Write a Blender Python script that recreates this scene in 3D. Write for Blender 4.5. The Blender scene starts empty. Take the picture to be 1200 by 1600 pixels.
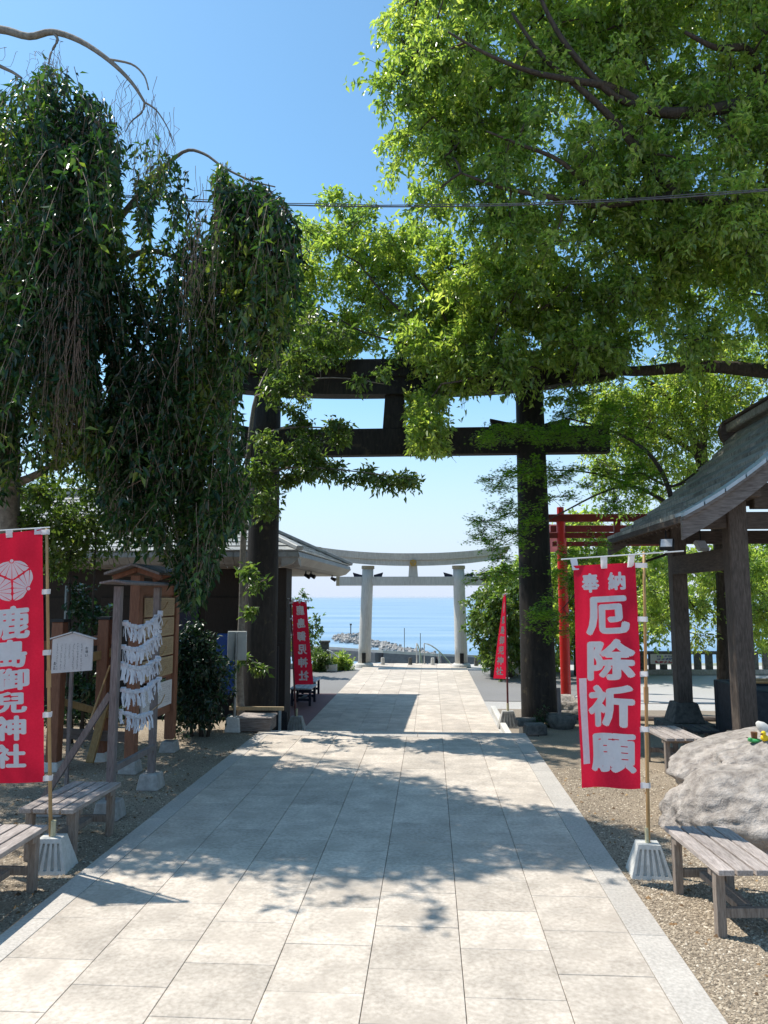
import bpy, bmesh, math, random
import numpy as np
from mathutils import Vector, Matrix, noise

rad = math.radians
rng = np.random.default_rng(7)
random.seed(7)
SC = bpy.context.scene
COL = SC.collection

# ------------------------------------------------------------------ camera, world, sun, exposure
EYE = 2.2
PSI, TH, FPX = rad(3.54), rad(6.57), 1155.0
cam = bpy.data.cameras.new('camera'); cam_o = bpy.data.objects.new('camera', cam); COL.objects.link(cam_o)
cam.sensor_fit = 'VERTICAL'; cam.sensor_height = 36.0; cam.lens = 36.0 * FPX / 1600.0
cam.clip_start = 0.05; cam.clip_end = 80000
cam_o.location = (0, 0, EYE); cam_o.rotation_euler = (rad(90) + TH, 0, PSI)
SC.camera = cam_o

SHX, SHY = 0.55, -0.23                       # shadow offset on the ground per metre of height
sun_dir = Vector((-SHX, -SHY, 1)).normalized()
elev = math.asin(sun_dir.z)
W = bpy.data.worlds.new('World'); SC.world = W; W.use_nodes = True
nt = W.node_tree; nt.nodes.clear()
sky = nt.nodes.new('ShaderNodeTexSky'); sky.sky_type = 'NISHITA'; sky.sun_disc = False
sky.sun_elevation = elev; sky.sun_rotation = math.atan2(sun_dir.x, sun_dir.y)
sky.altitude = 0; sky.air_density = 1.0; sky.dust_density = 0.4; sky.ozone_density = 1.0
bg = nt.nodes.new('ShaderNodeBackground'); bg.inputs['Strength'].default_value = 0.115
wo = nt.nodes.new('ShaderNodeOutputWorld')
# sea haze low over the horizon all round: the clear-air model turns yellow there, real sea air stays pale blue
tc = nt.nodes.new('ShaderNodeTexCoord'); sx = nt.nodes.new('ShaderNodeSeparateXYZ'); nt.links.new(tc.outputs['Generated'], sx.inputs[0])
mrz = nt.nodes.new('ShaderNodeMapRange'); mrz.interpolation_type = 'SMOOTHSTEP'; mrz.inputs[1].default_value = -0.02; mrz.inputs[2].default_value = 0.34; mrz.inputs[3].default_value = 1.0; mrz.inputs[4].default_value = 0.0
nt.links.new(sx.outputs['Z'], mrz.inputs[0])
mz = nt.nodes.new('ShaderNodeMix'); mz.data_type = 'RGBA'; nt.links.new(mrz.outputs[0], mz.inputs['Factor'])
tint = nt.nodes.new('ShaderNodeMix'); tint.data_type = 'RGBA'; tint.blend_type = 'MULTIPLY'; tint.inputs['Factor'].default_value = 1.0
nt.links.new(sky.outputs[0], tint.inputs[6]); tint.inputs[7].default_value = (1.10, 1.50, 1.53, 1)
nt.links.new(tint.outputs[2], mz.inputs[6]); mz.inputs[7].default_value = (5.2, 5.85, 7.1, 1)
nt.links.new(mz.outputs[2], bg.inputs[0]); nt.links.new(bg.outputs[0], wo.inputs[0])
sun = bpy.data.lights.new('sun', 'SUN'); sun.energy = 5.0; sun.angle = rad(0.53); sun.color = (1.0, 0.95, 0.87)
sun_o = bpy.data.objects.new('sun', sun); COL.objects.link(sun_o)
sun_o.rotation_euler = sun_dir.to_track_quat('Z', 'Y').to_euler(); sun_o.location = (-20, 10, 40)
SC.view_settings.view_transform = 'Standard'; SC.view_settings.look = 'None'
SC.view_settings.exposure = 0.32; SC.view_settings.gamma = 1.0; SC.view_settings.use_curve_mapping = False
SC.cycles.max_bounces = 8; SC.cycles.transmission_bounces = 6; SC.cycles.diffuse_bounces = 4

# ------------------------------------------------------------------ measuring: a sight line of the photograph to a real place
_R = Vector((math.cos(PSI), math.sin(PSI), 0))
_F = Vector((-math.sin(PSI) * math.cos(TH), math.cos(PSI) * math.cos(TH), math.sin(TH)))
_U = Vector((math.sin(PSI) * math.sin(TH), -math.cos(PSI) * math.sin(TH), math.cos(TH)))
def _ray(px, py): return _F + _R * ((px - 600) / FPX) + _U * ((800 - py) / FPX)
def G(px, py, z=0.0):                        # point of the level z
    d = _ray(px, py); t = (z - EYE) / d.z
    return Vector((d.x * t, d.y * t, z))
def A(px, py, Y):                            # point at the distance Y
    d = _ray(px, py); t = Y / d.y
    return Vector((d.x * t, Y, EYE + d.z * t))
def proj(P):                                 # numpy (N,3) -> picture coordinates
    V = np.asarray(P) - np.array([0, 0, EYE])
    D = V @ np.array(_F)
    return 600 + FPX * (V @ np.array(_R)) / D, 800 - FPX * (V @ np.array(_U)) / D
LOW = -0.55                                  # level of the forecourt below the steps

# ------------------------------------------------------------------ materials
def new_mat(name):
    m = bpy.data.materials.new(name); m.use_nodes = True
    n = m.node_tree; return m, n, n.nodes['Principled BSDF']
def surf(name, c1, c2, scale=8, rough=0.7, bump=0.2, stretch=(1, 1, 1), coord='pos', spec=0.3, big=0.15, bigscale=0.7,
         objrand=0.0, metal=0.0, detail=6, transl=0.0, stain=None, dist=0.01):
    m, n, b = new_mat(name); N = n.nodes; Lk = n.links
    if coord == 'pos': src = N.new('ShaderNodeNewGeometry').outputs['Position']
    else: src = N.new('ShaderNodeTexCoord').outputs['Object']
    mp = N.new('ShaderNodeMapping'); mp.inputs['Scale'].default_value = stretch
    Lk.new(src, mp.inputs[0])
    nz = N.new('ShaderNodeTexNoise'); nz.inputs['Scale'].default_value = scale; nz.inputs['Detail'].default_value = detail
    nz.inputs['Roughness'].default_value = 0.65
    Lk.new(mp.outputs[0], nz.inputs['Vector'])
    cr = N.new('ShaderNodeValToRGB'); cr.color_ramp.elements[0].position = 0.32; cr.color_ramp.elements[1].position = 0.68
    cr.color_ramp.elements[0].color = (*c1, 1); cr.color_ramp.elements[1].color = (*c2, 1)
    Lk.new(nz.outputs['Fac'], cr.inputs[0]); col = cr.outputs[0]
    nb = N.new('ShaderNodeTexNoise'); nb.inputs['Scale'].default_value = bigscale; nb.inputs['Detail'].default_value = 4
    Lk.new(src, nb.inputs['Vector'])
    mr = N.new('ShaderNodeMapRange'); mr.inputs[1].default_value = 0.3; mr.inputs[2].default_value = 0.7
    mr.inputs[3].default_value = 1 - big; mr.inputs[4].default_value = 1 + big
    Lk.new(nb.outputs['Fac'], mr.inputs[0]); val = mr.outputs[0]
    if objrand:
        oi = N.new('ShaderNodeObjectInfo'); m2 = N.new('ShaderNodeMapRange')
        m2.inputs[3].default_value = 1 - objrand; m2.inputs[4].default_value = 1 + objrand
        Lk.new(oi.outputs['Random'], m2.inputs[0])
        mu = N.new('ShaderNodeMath'); mu.operation = 'MULTIPLY'; Lk.new(val, mu.inputs[0]); Lk.new(m2.outputs[0], mu.inputs[1]); val = mu.outputs[0]
    hs = N.new('ShaderNodeVectorMath'); hs.operation = 'SCALE'; Lk.new(col, hs.inputs[0]); Lk.new(val, hs.inputs['Scale'])
    col = hs.outputs[0]
    if stain:
        ns = N.new('ShaderNodeTexNoise'); ns.inputs['Scale'].default_value = stain[1]; ns.inputs['Detail'].default_value = 7
        Lk.new(src, ns.inputs['Vector'])
        r2 = N.new('ShaderNodeMapRange'); r2.inputs[1].default_value = stain[2]; r2.inputs[2].default_value = stain[2] + 0.12
        r2.inputs[4].default_value = stain[3]; Lk.new(ns.outputs['Fac'], r2.inputs[0])
        mx = N.new('ShaderNodeMix'); mx.data_type = 'RGBA'; Lk.new(r2.outputs[0], mx.inputs['Factor'])
        Lk.new(col, mx.inputs[6]); mx.inputs[7].default_value = (*stain[0], 1); col = mx.outputs[2]
    Lk.new(col, b.inputs['Base Color'])
    b.inputs['Roughness'].default_value = rough; b.inputs['Specular IOR Level'].default_value = spec; b.inputs['Metallic'].default_value = metal
    if bump:
        bp = N.new('ShaderNodeBump'); bp.inputs['Strength'].default_value = bump; bp.inputs['Distance'].default_value = dist
        Lk.new(nz.outputs['Fac'], bp.inputs['Height']); Lk.new(bp.outputs[0], b.inputs['Normal'])
    if transl:
        t = N.new('ShaderNodeBsdfTranslucent'); Lk.new(col, t.inputs[0])
        ms = N.new('ShaderNodeMixShader'); ms.inputs[0].default_value = transl
        out = N['Material Output']; Lk.new(b.outputs[0], ms.inputs[1]); Lk.new(t.outputs[0], ms.inputs[2]); Lk.new(ms.outputs[0], out.inputs[0])
    return m
def leaf_mat(name, cols, transl=0.45, rough=0.38, gain=1.6, spec=0.5):
    m, n, b = new_mat(name); N = n.nodes; Lk = n.links
    at = N.new('ShaderNodeAttribute'); at.attribute_name = 'rnd'
    cr = N.new('ShaderNodeValToRGB'); el = cr.color_ramp.elements
    while len(el) < len(cols): el.new(0.5)
    for i, (p, c) in enumerate(cols): el[i].position = p; el[i].color = (*c, 1)
    Lk.new(at.outputs['Fac'], cr.inputs[0]); Lk.new(cr.outputs[0], b.inputs['Base Color'])
    b.inputs['Roughness'].default_value = rough; b.inputs['Specular IOR Level'].default_value = spec
    hs = N.new('ShaderNodeVectorMath'); hs.operation = 'MULTIPLY'; Lk.new(cr.outputs[0], hs.inputs[0])
    hs.inputs[1].default_value = (gain * 1.15, gain * 1.1, gain * 0.5)
    t = N.new('ShaderNodeBsdfTranslucent'); Lk.new(hs.outputs[0], t.inputs[0])
    ms = N.new('ShaderNodeMixShader'); ms.inputs[0].default_value = transl
    out = N['Material Output']; Lk.new(b.outputs[0], ms.inputs[1]); Lk.new(t.outputs[0], ms.inputs[2]); Lk.new(ms.outputs[0], out.inputs[0])
    return m
M = {}
M['tile'] = surf('granite_paving', (0.395, 0.337, 0.275), (0.59, 0.52, 0.438), 32, 0.75, 0.15, objrand=0.11, big=0.17, bigscale=3.6,
                 stain=((0.40, 0.345, 0.285), 2.3, 0.53, 0.6))
M['border'] = surf('granite_border', (0.35, 0.32, 0.28), (0.53, 0.485, 0.43), 45, 0.75, 0.12, objrand=0.05, big=0.08, bigscale=2)
M['mortar'] = surf('mortar', (0.17, 0.125, 0.095), (0.25, 0.19, 0.15), 30, 0.9, 0.1)
M['gravel_ground'] = surf('gravel_ground', (0.17, 0.13, 0.09), (0.44, 0.36, 0.265), 55, 0.95, 0.9, big=0.2, bigscale=0.8, detail=9, dist=0.02)
M['asphalt'] = surf('asphalt', (0.175, 0.17, 0.165), (0.225, 0.22, 0.215), 50, 0.9, 0.2, big=0.07, bigscale=0.5)
M['pale_asphalt'] = surf('pale_asphalt', (0.36, 0.355, 0.345), (0.42, 0.41, 0.395), 50, 0.9, 0.2, big=0.05, bigscale=0.5)
M['concrete'] = surf('concrete', (0.36, 0.345, 0.32), (0.47, 0.455, 0.43), 20, 0.85, 0.2, big=0.1)
M['brown_paving'] = surf('brown_paving', (0.20, 0.165, 0.13), (0.27, 0.23, 0.18), 18, 0.85, 0.2)
M['red_paving'] = surf('red_paving', (0.20, 0.10, 0.10), (0.26, 0.14, 0.135), 30, 0.8, 0.2)
M['block'] = surf('concrete_block', (0.46, 0.45, 0.41), (0.60, 0.58, 0.54), 25, 0.85, 0.25, big=0.1)
M['shaded_dirty_block'] = surf('shaded_dirty_concrete', (0.25, 0.24, 0.22), (0.40, 0.38, 0.35), 14, 0.9, 0.3)  # grimy concrete; on the rack feet its dark tone stands in for shade
M['darkstone'] = surf('dark_stone', (0.055, 0.055, 0.05), (0.15, 0.145, 0.13), 12, 0.9, 0.5, big=0.2)
M['rock'] = surf('boulder_stone', (0.20, 0.172, 0.15), (0.49, 0.435, 0.385), 9, 0.9, 0.9, big=0.16, bigscale=2.0, detail=15, dist=0.06,
                 stain=((0.13, 0.12, 0.105), 5.5, 0.585, 0.45))
M['bench'] = surf('weathered_bench_wood', (0.22, 0.185, 0.165), (0.46, 0.40, 0.36), 9, 0.8, 0.35, stretch=(9, 1, 9), big=0.14, bigscale=3, objrand=0.12)
M['benchleg'] = surf('weathered_leg_wood', (0.15, 0.115, 0.09), (0.30, 0.25, 0.21), 9, 0.85, 0.3, stretch=(9, 9, 1), big=0.1)
M['greywood'] = surf('grey_wood', (0.12, 0.10, 0.095), (0.24, 0.205, 0.19), 9, 0.85, 0.35, stretch=(8, 8, 1), big=0.15, bigscale=2)
M['greywood_h'] = surf('grey_wood_beam', (0.10, 0.08, 0.07), (0.22, 0.19, 0.17), 7, 0.85, 0.35, stretch=(1, 1, 8), big=0.15, bigscale=2)
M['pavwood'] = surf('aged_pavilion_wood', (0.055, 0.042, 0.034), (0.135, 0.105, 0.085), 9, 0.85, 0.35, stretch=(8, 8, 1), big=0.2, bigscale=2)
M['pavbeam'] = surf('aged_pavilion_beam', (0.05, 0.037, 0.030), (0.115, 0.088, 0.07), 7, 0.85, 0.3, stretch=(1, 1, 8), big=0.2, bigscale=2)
M['brownwood'] = surf('brown_wood', (0.15, 0.062, 0.035), (0.25, 0.11, 0.06), 8, 0.6, 0.2, stretch=(8, 8, 1), big=0.15)
M['yellowwood'] = surf('ochre_wood', (0.23, 0.14, 0.05), (0.34, 0.22, 0.09), 8, 0.6, 0.2, stretch=(6, 6, 1), big=0.15)
M['plaque'] = surf('pale_plaque_wood', (0.30, 0.22, 0.12), (0.43, 0.33, 0.20), 8, 0.6, 0.15, stretch=(9, 9, 1), big=0.1, objrand=0.1)
M['blacktorii'] = surf('charred_torii_wood', (0.012, 0.011, 0.010), (0.034, 0.029, 0.025), 8, 0.8, 0.7, stretch=(3, 3, 0.6), big=0.3, bigscale=1.2,
                       stain=((0.085, 0.068, 0.04), 9, 0.60, 0.55))
M['stonetorii'] = surf('pale_torii_stone', (0.44, 0.425, 0.395), (0.60, 0.58, 0.54), 6, 0.7, 0.15, stretch=(4, 4, 0.5), big=0.08)
M['gold'] = surf('gilded_metal', (0.50, 0.30, 0.07), (0.65, 0.42, 0.12), 20, 0.35, 0.1, metal=0.8)
M['copper'] = surf('dull_brass_cap', (0.30, 0.24, 0.15), (0.40, 0.33, 0.22), 20, 0.5, 0.1)
M['vermilion'] = surf('red_painted_wood', (0.40, 0.010, 0.008), (0.55, 0.022, 0.015), 7, 0.4, 0.1, stretch=(4, 4, 0.6), big=0.15)
M['darkred'] = surf('dark_red_painted_wood', (0.10, 0.012, 0.012), (0.19, 0.02, 0.018), 7, 0.5, 0.1, big=0.2)
M['black'] = surf('black_paint', (0.012, 0.012, 0.013), (0.025, 0.025, 0.027), 20, 0.6, 0.05)
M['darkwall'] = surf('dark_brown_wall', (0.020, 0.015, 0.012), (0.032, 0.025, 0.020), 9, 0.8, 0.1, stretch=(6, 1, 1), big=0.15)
M['soffit'] = surf('pale_soffit', (0.42, 0.39, 0.33), (0.52, 0.48, 0.42), 6, 0.7, 0.1)
M['fascia'] = surf('grey_copper_fascia', (0.22, 0.22, 0.205), (0.32, 0.31, 0.29), 6, 0.55, 0.2, big=0.12)
M['rooftile'] = surf('grey_roof_slate', (0.23, 0.24, 0.235), (0.36, 0.37, 0.36), 7, 0.5, 0.3, big=0.15, objrand=0.12)
M['shingle'] = surf('weathered_copper_shingle', (0.12, 0.112, 0.092), (0.34, 0.32, 0.27), 9, 0.7, 0.5, stretch=(1, 3, 1), big=0.25, objrand=0.3)  # tone lightened to stand in for sun patches on the pavilion roof
M['sheet'] = surf('blue_grey_sheet_metal', (0.28, 0.32, 0.34), (0.42, 0.46, 0.48), 4, 0.45, 0.1, metal=0.3, objrand=0.15, big=0.15)
M['red'] = surf('crimson_banner_cloth', (0.62, 0.012, 0.042), (0.68, 0.018, 0.055), 60, 0.75, 0.05, transl=0.42, big=0.10, bigscale=2.5, spec=0.2)
M['white'] = surf('white_print', (0.74, 0.74, 0.76), (0.80, 0.80, 0.82), 30, 0.7, 0.05, transl=0.35, big=0.05, spec=0.2)
M['paper'] = surf('white_paper', (0.70, 0.71, 0.76), (0.80, 0.81, 0.86), 30, 0.8, 0.1, transl=0.3, big=0.05, spec=0.2)
M['signwhite'] = surf('off_white_sign', (0.55, 0.53, 0.52), (0.64, 0.62, 0.60), 10, 0.7, 0.05, big=0.06)
M['backboard'] = surf('grey_white_board', (0.36, 0.38, 0.37), (0.46, 0.48, 0.46), 6, 0.6, 0.05)
M['ink'] = surf('black_ink', (0.02, 0.02, 0.022), (0.03, 0.03, 0.033), 20, 0.7, 0)
M['blueink'] = surf('blue_ink', (0.03, 0.05, 0.22), (0.04, 0.07, 0.28), 20, 0.7, 0)
M['redink'] = surf('red_ink', (0.45, 0.02, 0.04), (0.5, 0.03, 0.05), 20, 0.7, 0)
M['greyink'] = surf('faded_white_letter', (0.32, 0.31, 0.29), (0.42, 0.41, 0.39), 20, 0.7, 0)
M['bamboo'] = surf('tan_pole', (0.33, 0.19, 0.075), (0.46, 0.28, 0.12), 10, 0.45, 0.05, stretch=(3, 3, 0.7), big=0.15)
M['darkpole'] = surf('dark_red_pole', (0.10, 0.03, 0.03), (0.16, 0.05, 0.05), 10, 0.45, 0.05)
M['whiteplastic'] = surf('white_plastic', (0.62, 0.62, 0.60), (0.70, 0.70, 0.68), 20, 0.4, 0.02)
M['cream'] = surf('cream_plastic', (0.45, 0.41, 0.25), (0.55, 0.50, 0.33), 20, 0.5, 0.05)
M['alu'] = surf('dull_aluminium', (0.16, 0.18, 0.18), (0.24, 0.26, 0.26), 9, 0.45, 0.05, metal=0.6)
M['cable'] = surf('grey_cable', (0.07, 0.07, 0.075), (0.12, 0.12, 0.13), 10, 0.5, 0.0)
M['bark'] = surf('grey_brown_bark', (0.035, 0.027, 0.021), (0.095, 0.075, 0.06), 14, 0.9, 0.9, stretch=(2, 2, 0.5), big=0.25, dist=0.02)
M['palebark'] = surf('pale_cherry_bark', (0.13, 0.115, 0.095), (0.27, 0.24, 0.20), 16, 0.85, 0.6, big=0.2, dist=0.015)
M['drytwig'] = surf('dry_brown_twig', (0.13, 0.085, 0.06), (0.27, 0.20, 0.15), 20, 0.85, 0.0, big=0.25, bigscale=3)
M['blue'] = surf('blue_tarpaulin', (0.012, 0.05, 0.22), (0.02, 0.08, 0.30), 5, 0.5, 0.3)
M['basin'] = surf('dark_basin_stone', (0.016, 0.019, 0.023), (0.038, 0.043, 0.05), 12, 0.6, 0.3)
M['greensoft'] = surf('green_glaze', (0.05, 0.30, 0.09), (0.08, 0.40, 0.13), 20, 0.35, 0.02)
M['yellow'] = surf('yellow_glaze', (0.75, 0.50, 0.01), (0.85, 0.60, 0.02), 20, 0.4, 0.02)
M['brownglaze'] = surf('brown_glaze', (0.10, 0.04, 0.02), (0.18, 0.08, 0.04), 20, 0.4, 0.05)
M['lensglass'] = surf('floodlight_glass', (0.55, 0.56, 0.58), (0.62, 0.63, 0.65), 20, 0.2, 0)
M['pinkpanel'] = surf('pink_sign_panel', (0.75, 0.30, 0.30), (0.82, 0.38, 0.37), 5, 0.7, 0.02, transl=0.4)
M['breakrock'] = surf('breakwater_rock', (0.23, 0.21, 0.19), (0.40, 0.38, 0.35), 0.12, 0.9, 0.4, big=0.15, bigscale=0.05)
M['viaduct'] = surf('viaduct_concrete', (0.10, 0.10, 0.115), (0.15, 0.155, 0.17), 0.3, 0.85, 0.0)
M['coast'] = surf('coastal_flat', (0.13, 0.17, 0.07), (0.38, 0.37, 0.32), 0.03, 0.9, 0, big=0.2, bigscale=0.01)
M['hill'] = surf('hill_undergrowth', (0.03, 0.05, 0.018), (0.07, 0.10, 0.035), 0.8, 0.95, 0.5)
M['blueseat'] = surf('pale_blue_seat', (0.34, 0.38, 0.42), (0.42, 0.46, 0.50), 9, 0.6, 0.1)
M['navy'] = surf('navy_frame', (0.012, 0.014, 0.03), (0.02, 0.024, 0.05), 9, 0.6, 0.05)
M['cherryleaf'] = leaf_mat('cherry_leaf', [(0, (0.008, 0.026, 0.011)), (0.45, (0.018, 0.052, 0.017)), (0.8, (0.045, 0.105, 0.024)), (1, (0.14, 0.19, 0.035))], 0.36, 0.30, 2.4)
M['oakleaf'] = leaf_mat('evergreen_oak_leaf', [(0, (0.055, 0.108, 0.030)), (0.35, (0.125, 0.200, 0.050)), (0.75, (0.23, 0.295, 0.080)), (1, (0.36, 0.40, 0.15))], 0.56, 0.28, 2.6, 0.8)
M['mapleleaf'] = leaf_mat('maple_leaf', [(0, (0.07, 0.16, 0.015)), (0.6, (0.12, 0.24, 0.022)), (1, (0.20, 0.30, 0.04))], 0.55, 0.45, 2.2)
M['bushleaf'] = leaf_mat('bush_leaf', [(0, (0.04, 0.08, 0.022)), (0.6, (0.085, 0.145, 0.038)), (1, (0.16, 0.20, 0.055))], 0.45, 0.35, 2.1)
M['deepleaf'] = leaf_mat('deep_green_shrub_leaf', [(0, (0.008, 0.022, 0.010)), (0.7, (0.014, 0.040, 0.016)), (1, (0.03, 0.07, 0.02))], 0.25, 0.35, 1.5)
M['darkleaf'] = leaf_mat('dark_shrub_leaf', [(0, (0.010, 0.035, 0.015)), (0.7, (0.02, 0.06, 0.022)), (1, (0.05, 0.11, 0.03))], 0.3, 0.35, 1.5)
# water
def water_mat():
    m, n, b = new_mat('sea_water'); N = n.nodes; Lk = n.links
    g = N.new('ShaderNodeNewGeometry')
    mp = N.new('ShaderNodeMapping'); mp.inputs['Scale'].default_value = (0.0016, 0.010, 1); Lk.new(g.outputs['Position'], mp.inputs[0])
    nz = N.new('ShaderNodeTexNoise'); nz.inputs['Scale'].default_value = 1.0; nz.inputs['Detail'].default_value = 7; Lk.new(mp.outputs[0], nz.inputs['Vector'])
    cr = N.new('ShaderNodeValToRGB'); e = cr.color_ramp.elements
    e[0].position = 0.38; e[0].color = (0.15, 0.265, 0.38, 1); e[1].position = 0.66; e[1].color = (0.29, 0.39, 0.47, 1)
    Lk.new(nz.outputs['Fac'], cr.inputs[0]); Lk.new(cr.outputs[0], b.inputs['Base Color'])
    b.inputs['Roughness'].default_value = 0.45; b.inputs['IOR'].default_value = 1.33
    n2 = N.new('ShaderNodeTexNoise'); n2.inputs['Scale'].default_value = 0.25; n2.inputs['Detail'].default_value = 8; Lk.new(g.outputs['Position'], n2.inputs['Vector'])
    bp = N.new('ShaderNodeBump'); bp.inputs['Strength'].default_value = 0.8; bp.inputs['Distance'].default_value = 1.5
    Lk.new(n2.outputs['Fac'], bp.inputs['Height']); Lk.new(bp.outputs[0], b.inputs['Normal'])
    return m
M['sea'] = water_mat()

# ------------------------------------------------------------------ objects, parents, tags
LOC = {}
def tag(o, label=None, cat=None, group=None, kind=None):
    if label: o['label'] = label
    if cat: o['category'] = cat
    if group: o['group'] = group
    if kind: o['kind'] = kind
    return o
def thing(name, label, cat, loc=(0, 0, 0), group=None):
    o = bpy.data.objects.new(name, None); o.empty_display_size = 0.2; COL.objects.link(o); o.location = loc
    LOC[o.name] = Vector(loc); return tag(o, label, cat, group)
def link(name, me, parent=None, loc=None):
    o = bpy.data.objects.new(name, me); COL.objects.link(o)
    if parent is not None:
        o.parent = parent; LOC[o.name] = LOC[parent.name]
        if loc is not None: o.location = loc
    else:
        o.location = loc or (0, 0, 0); LOC[o.name] = Vector(o.location)
    return o
def copy_tree(o, parent=None, loc=None, rotz=None, label=None, group=None):
    c = o.copy(); COL.objects.link(c)
    if parent is not None: c.parent = parent
    LOC[c.name] = LOC[o.name]
    if loc is not None: c.location = loc; LOC[c.name] = Vector(loc)
    if rotz is not None: c.rotation_euler[2] = rotz
    if label: c['label'] = label
    if group: c['group'] = group
    for ch in list(o.children): copy_tree(ch, c)
    return c
class MB:
    def __init__(s): s.v = []; s.f = []
    def add(s, vs, fs):
        b = len(s.v); s.v += [tuple(v) for v in vs]; s.f += [tuple(i + b for i in f) for f in fs]; return s
    def box(s, c, size, rot=None, taper=1.0):
        x, y, z = size[0] / 2, size[1] / 2, size[2] / 2
        vs = [Vector((sx * x * (taper if sz > 0 else 1), sy * y * (taper if sz > 0 else 1), sz * z)) for sz in (-1, 1) for sy in (-1, 1) for sx in (-1, 1)]
        if rot is not None: vs = [rot @ v for v in vs]
        c = Vector(c); vs = [v + c for v in vs]
        return s.add(vs, [(0, 2, 3, 1), (4, 5, 7, 6), (0, 1, 5, 4), (2, 6, 7, 3), (0, 4, 6, 2), (1, 3, 7, 5)])
    def beam(s, p0, p1, w, h, up=(0, 0, 1)):
        p0, p1 = Vector(p0), Vector(p1); d = p1 - p0; y = d.normalized(); up = Vector(up)
        if abs(y.dot(up)) > 0.98: up = Vector((0, 1, 0))
        x = y.cross(up).normalized(); z = x.cross(y)
        return s.box((p0 + p1) / 2, (w, d.length, h), Matrix((x, y, z)).transposed())
    def tube(s, pts, radii, n=8, cap=True):
        pts = [Vector(p) for p in pts]
        if not hasattr(radii, '__len__'): radii = [radii] * len(pts)
        vs = []; fs = []; ref = Vector((0, 0, 1))
        for i, p in enumerate(pts):
            t = (pts[min(i + 1, len(pts) - 1)] - pts[max(i - 1, 0)]).normalized()
            if abs(t.dot(ref)) > 0.95: r0 = Vector((1, 0, 0))
            else: r0 = ref
            a = t.cross(r0).normalized(); b = t.cross(a)
            for k in range(n):
                an = 2 * math.pi * k / n; vs.append(p + (a * math.cos(an) + b * math.sin(an)) * radii[i])
        for i in range(len(pts) - 1):
            for k in range(n):
                k2 = (k + 1) % n; fs.append((i * n + k, i * n + k2, (i + 1) * n + k2, (i + 1) * n + k))
        if cap: fs.append(tuple(range(n - 1, -1, -1))); fs.append(tuple((len(pts) - 1) * n + k for k in range(n)))
        return s.add(vs, fs)
    def build(s, name, mat, parent=None, loc=None, bevel=0, smooth=False, kind=None, label=None):
        off = Vector(LOC[parent.name]) if parent is not None else Vector(loc or (0, 0, 0))
        me = bpy.data.meshes.new(name)
        me.from_pydata([tuple(Vector(v) - off) for v in s.v], [], s.f); 
        if bevel:
            bm = bmesh.new(); bm.from_mesh(me)
            bmesh.ops.recalc_face_normals(bm, faces=bm.faces[:])
            bmesh.ops.bevel(bm, geom=[e for e in bm.edges if len(e.link_faces) == 2 and e.calc_face_angle(0) > 0.5], offset=bevel, segments=1, affect='EDGES', clamp_overlap=True)
            bm.to_mesh(me); bm.free()
        if smooth: me.polygons.foreach_set('use_smooth', [True] * len(me.polygons))
        me.materials.append(mat)
        o = link(name, me, parent, None if parent is not None else (loc or (0, 0, 0)))
        if kind: o['kind'] = kind
        if label: o['label'] = label
        return o
def sheet(name, pts, z, mat, kind='structure', parent=None):
    m = MB(); m.add([(p[0], p[1], z) for p in pts], [tuple(range(len(pts)))])
    return m.build(name, mat, parent, kind=kind)
def np_mesh(name, V, F, mat, parent=None, loc=(0, 0, 0), rnd=None, smooth=False, kind=None):
    """V (n,3), F (m,k) arrays -> object"""
    off = np.array(LOC[parent.name]) if parent is not None else np.array(loc)
    me = bpy.data.meshes.new(name); k = F.shape[1]
    me.vertices.add(len(V)); me.vertices.foreach_set('co', (V - off).astype(np.float32).ravel())
    me.loops.add(F.size); me.loops.foreach_set('vertex_index', F.astype(np.int32).ravel())
    me.polygons.add(len(F)); me.polygons.foreach_set('loop_start', np.arange(0, F.size, k, dtype=np.int32))
    me.polygons.foreach_set('loop_total', np.full(len(F), k, dtype=np.int32))
    if rnd is not None:
        a = me.attributes.new('rnd', 'FLOAT', 'FACE'); a.data.foreach_set('value', rnd.astype(np.float32))
    if smooth: me.polygons.foreach_set('use_smooth', np.ones(len(F), dtype=bool))
    me.update(calc_edges=True); me.materials.append(mat)
    o = link(name, me, parent, None if parent is not None else tuple(loc))
    if kind: o['kind'] = kind
    return o

# ------------------------------------------------------------------ lettering (outlines of real letters, cut fine so that they follow the cloth)
GLYPH = {}
def load_glyphs(chars, offset):
    obs = []
    for ch in chars:
        cu = bpy.data.curves.new('t', 'FONT'); cu.body = ch; cu.offset = offset; cu.resolution_u = 3
        o = bpy.data.objects.new('t', cu); COL.objects.link(o); obs.append((ch, o))
    dg = bpy.context.evaluated_depsgraph_get()
    for ch, o in obs:
        me = o.evaluated_get(dg).to_mesh()
        V = np.array([v.co[:] for v in me.vertices]); F = [tuple(p.vertices) for p in me.polygons]
        if len(V):
            mn, mx = V[:, :2].min(0), V[:, :2].max(0); V = (V[:, :2] - (mn + mx) / 2) / (mx - mn)
        o.evaluated_get(dg).to_mesh_clear()
        GLYPH[ch] = (V, F)
    for ch, o in obs:
        d = o.data; bpy.data.objects.remove(o); bpy.data.curves.remove(d)
load_glyphs('奉納厄除祈願鹿島御兒児神社お願い大原の米', 0.0)
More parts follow.
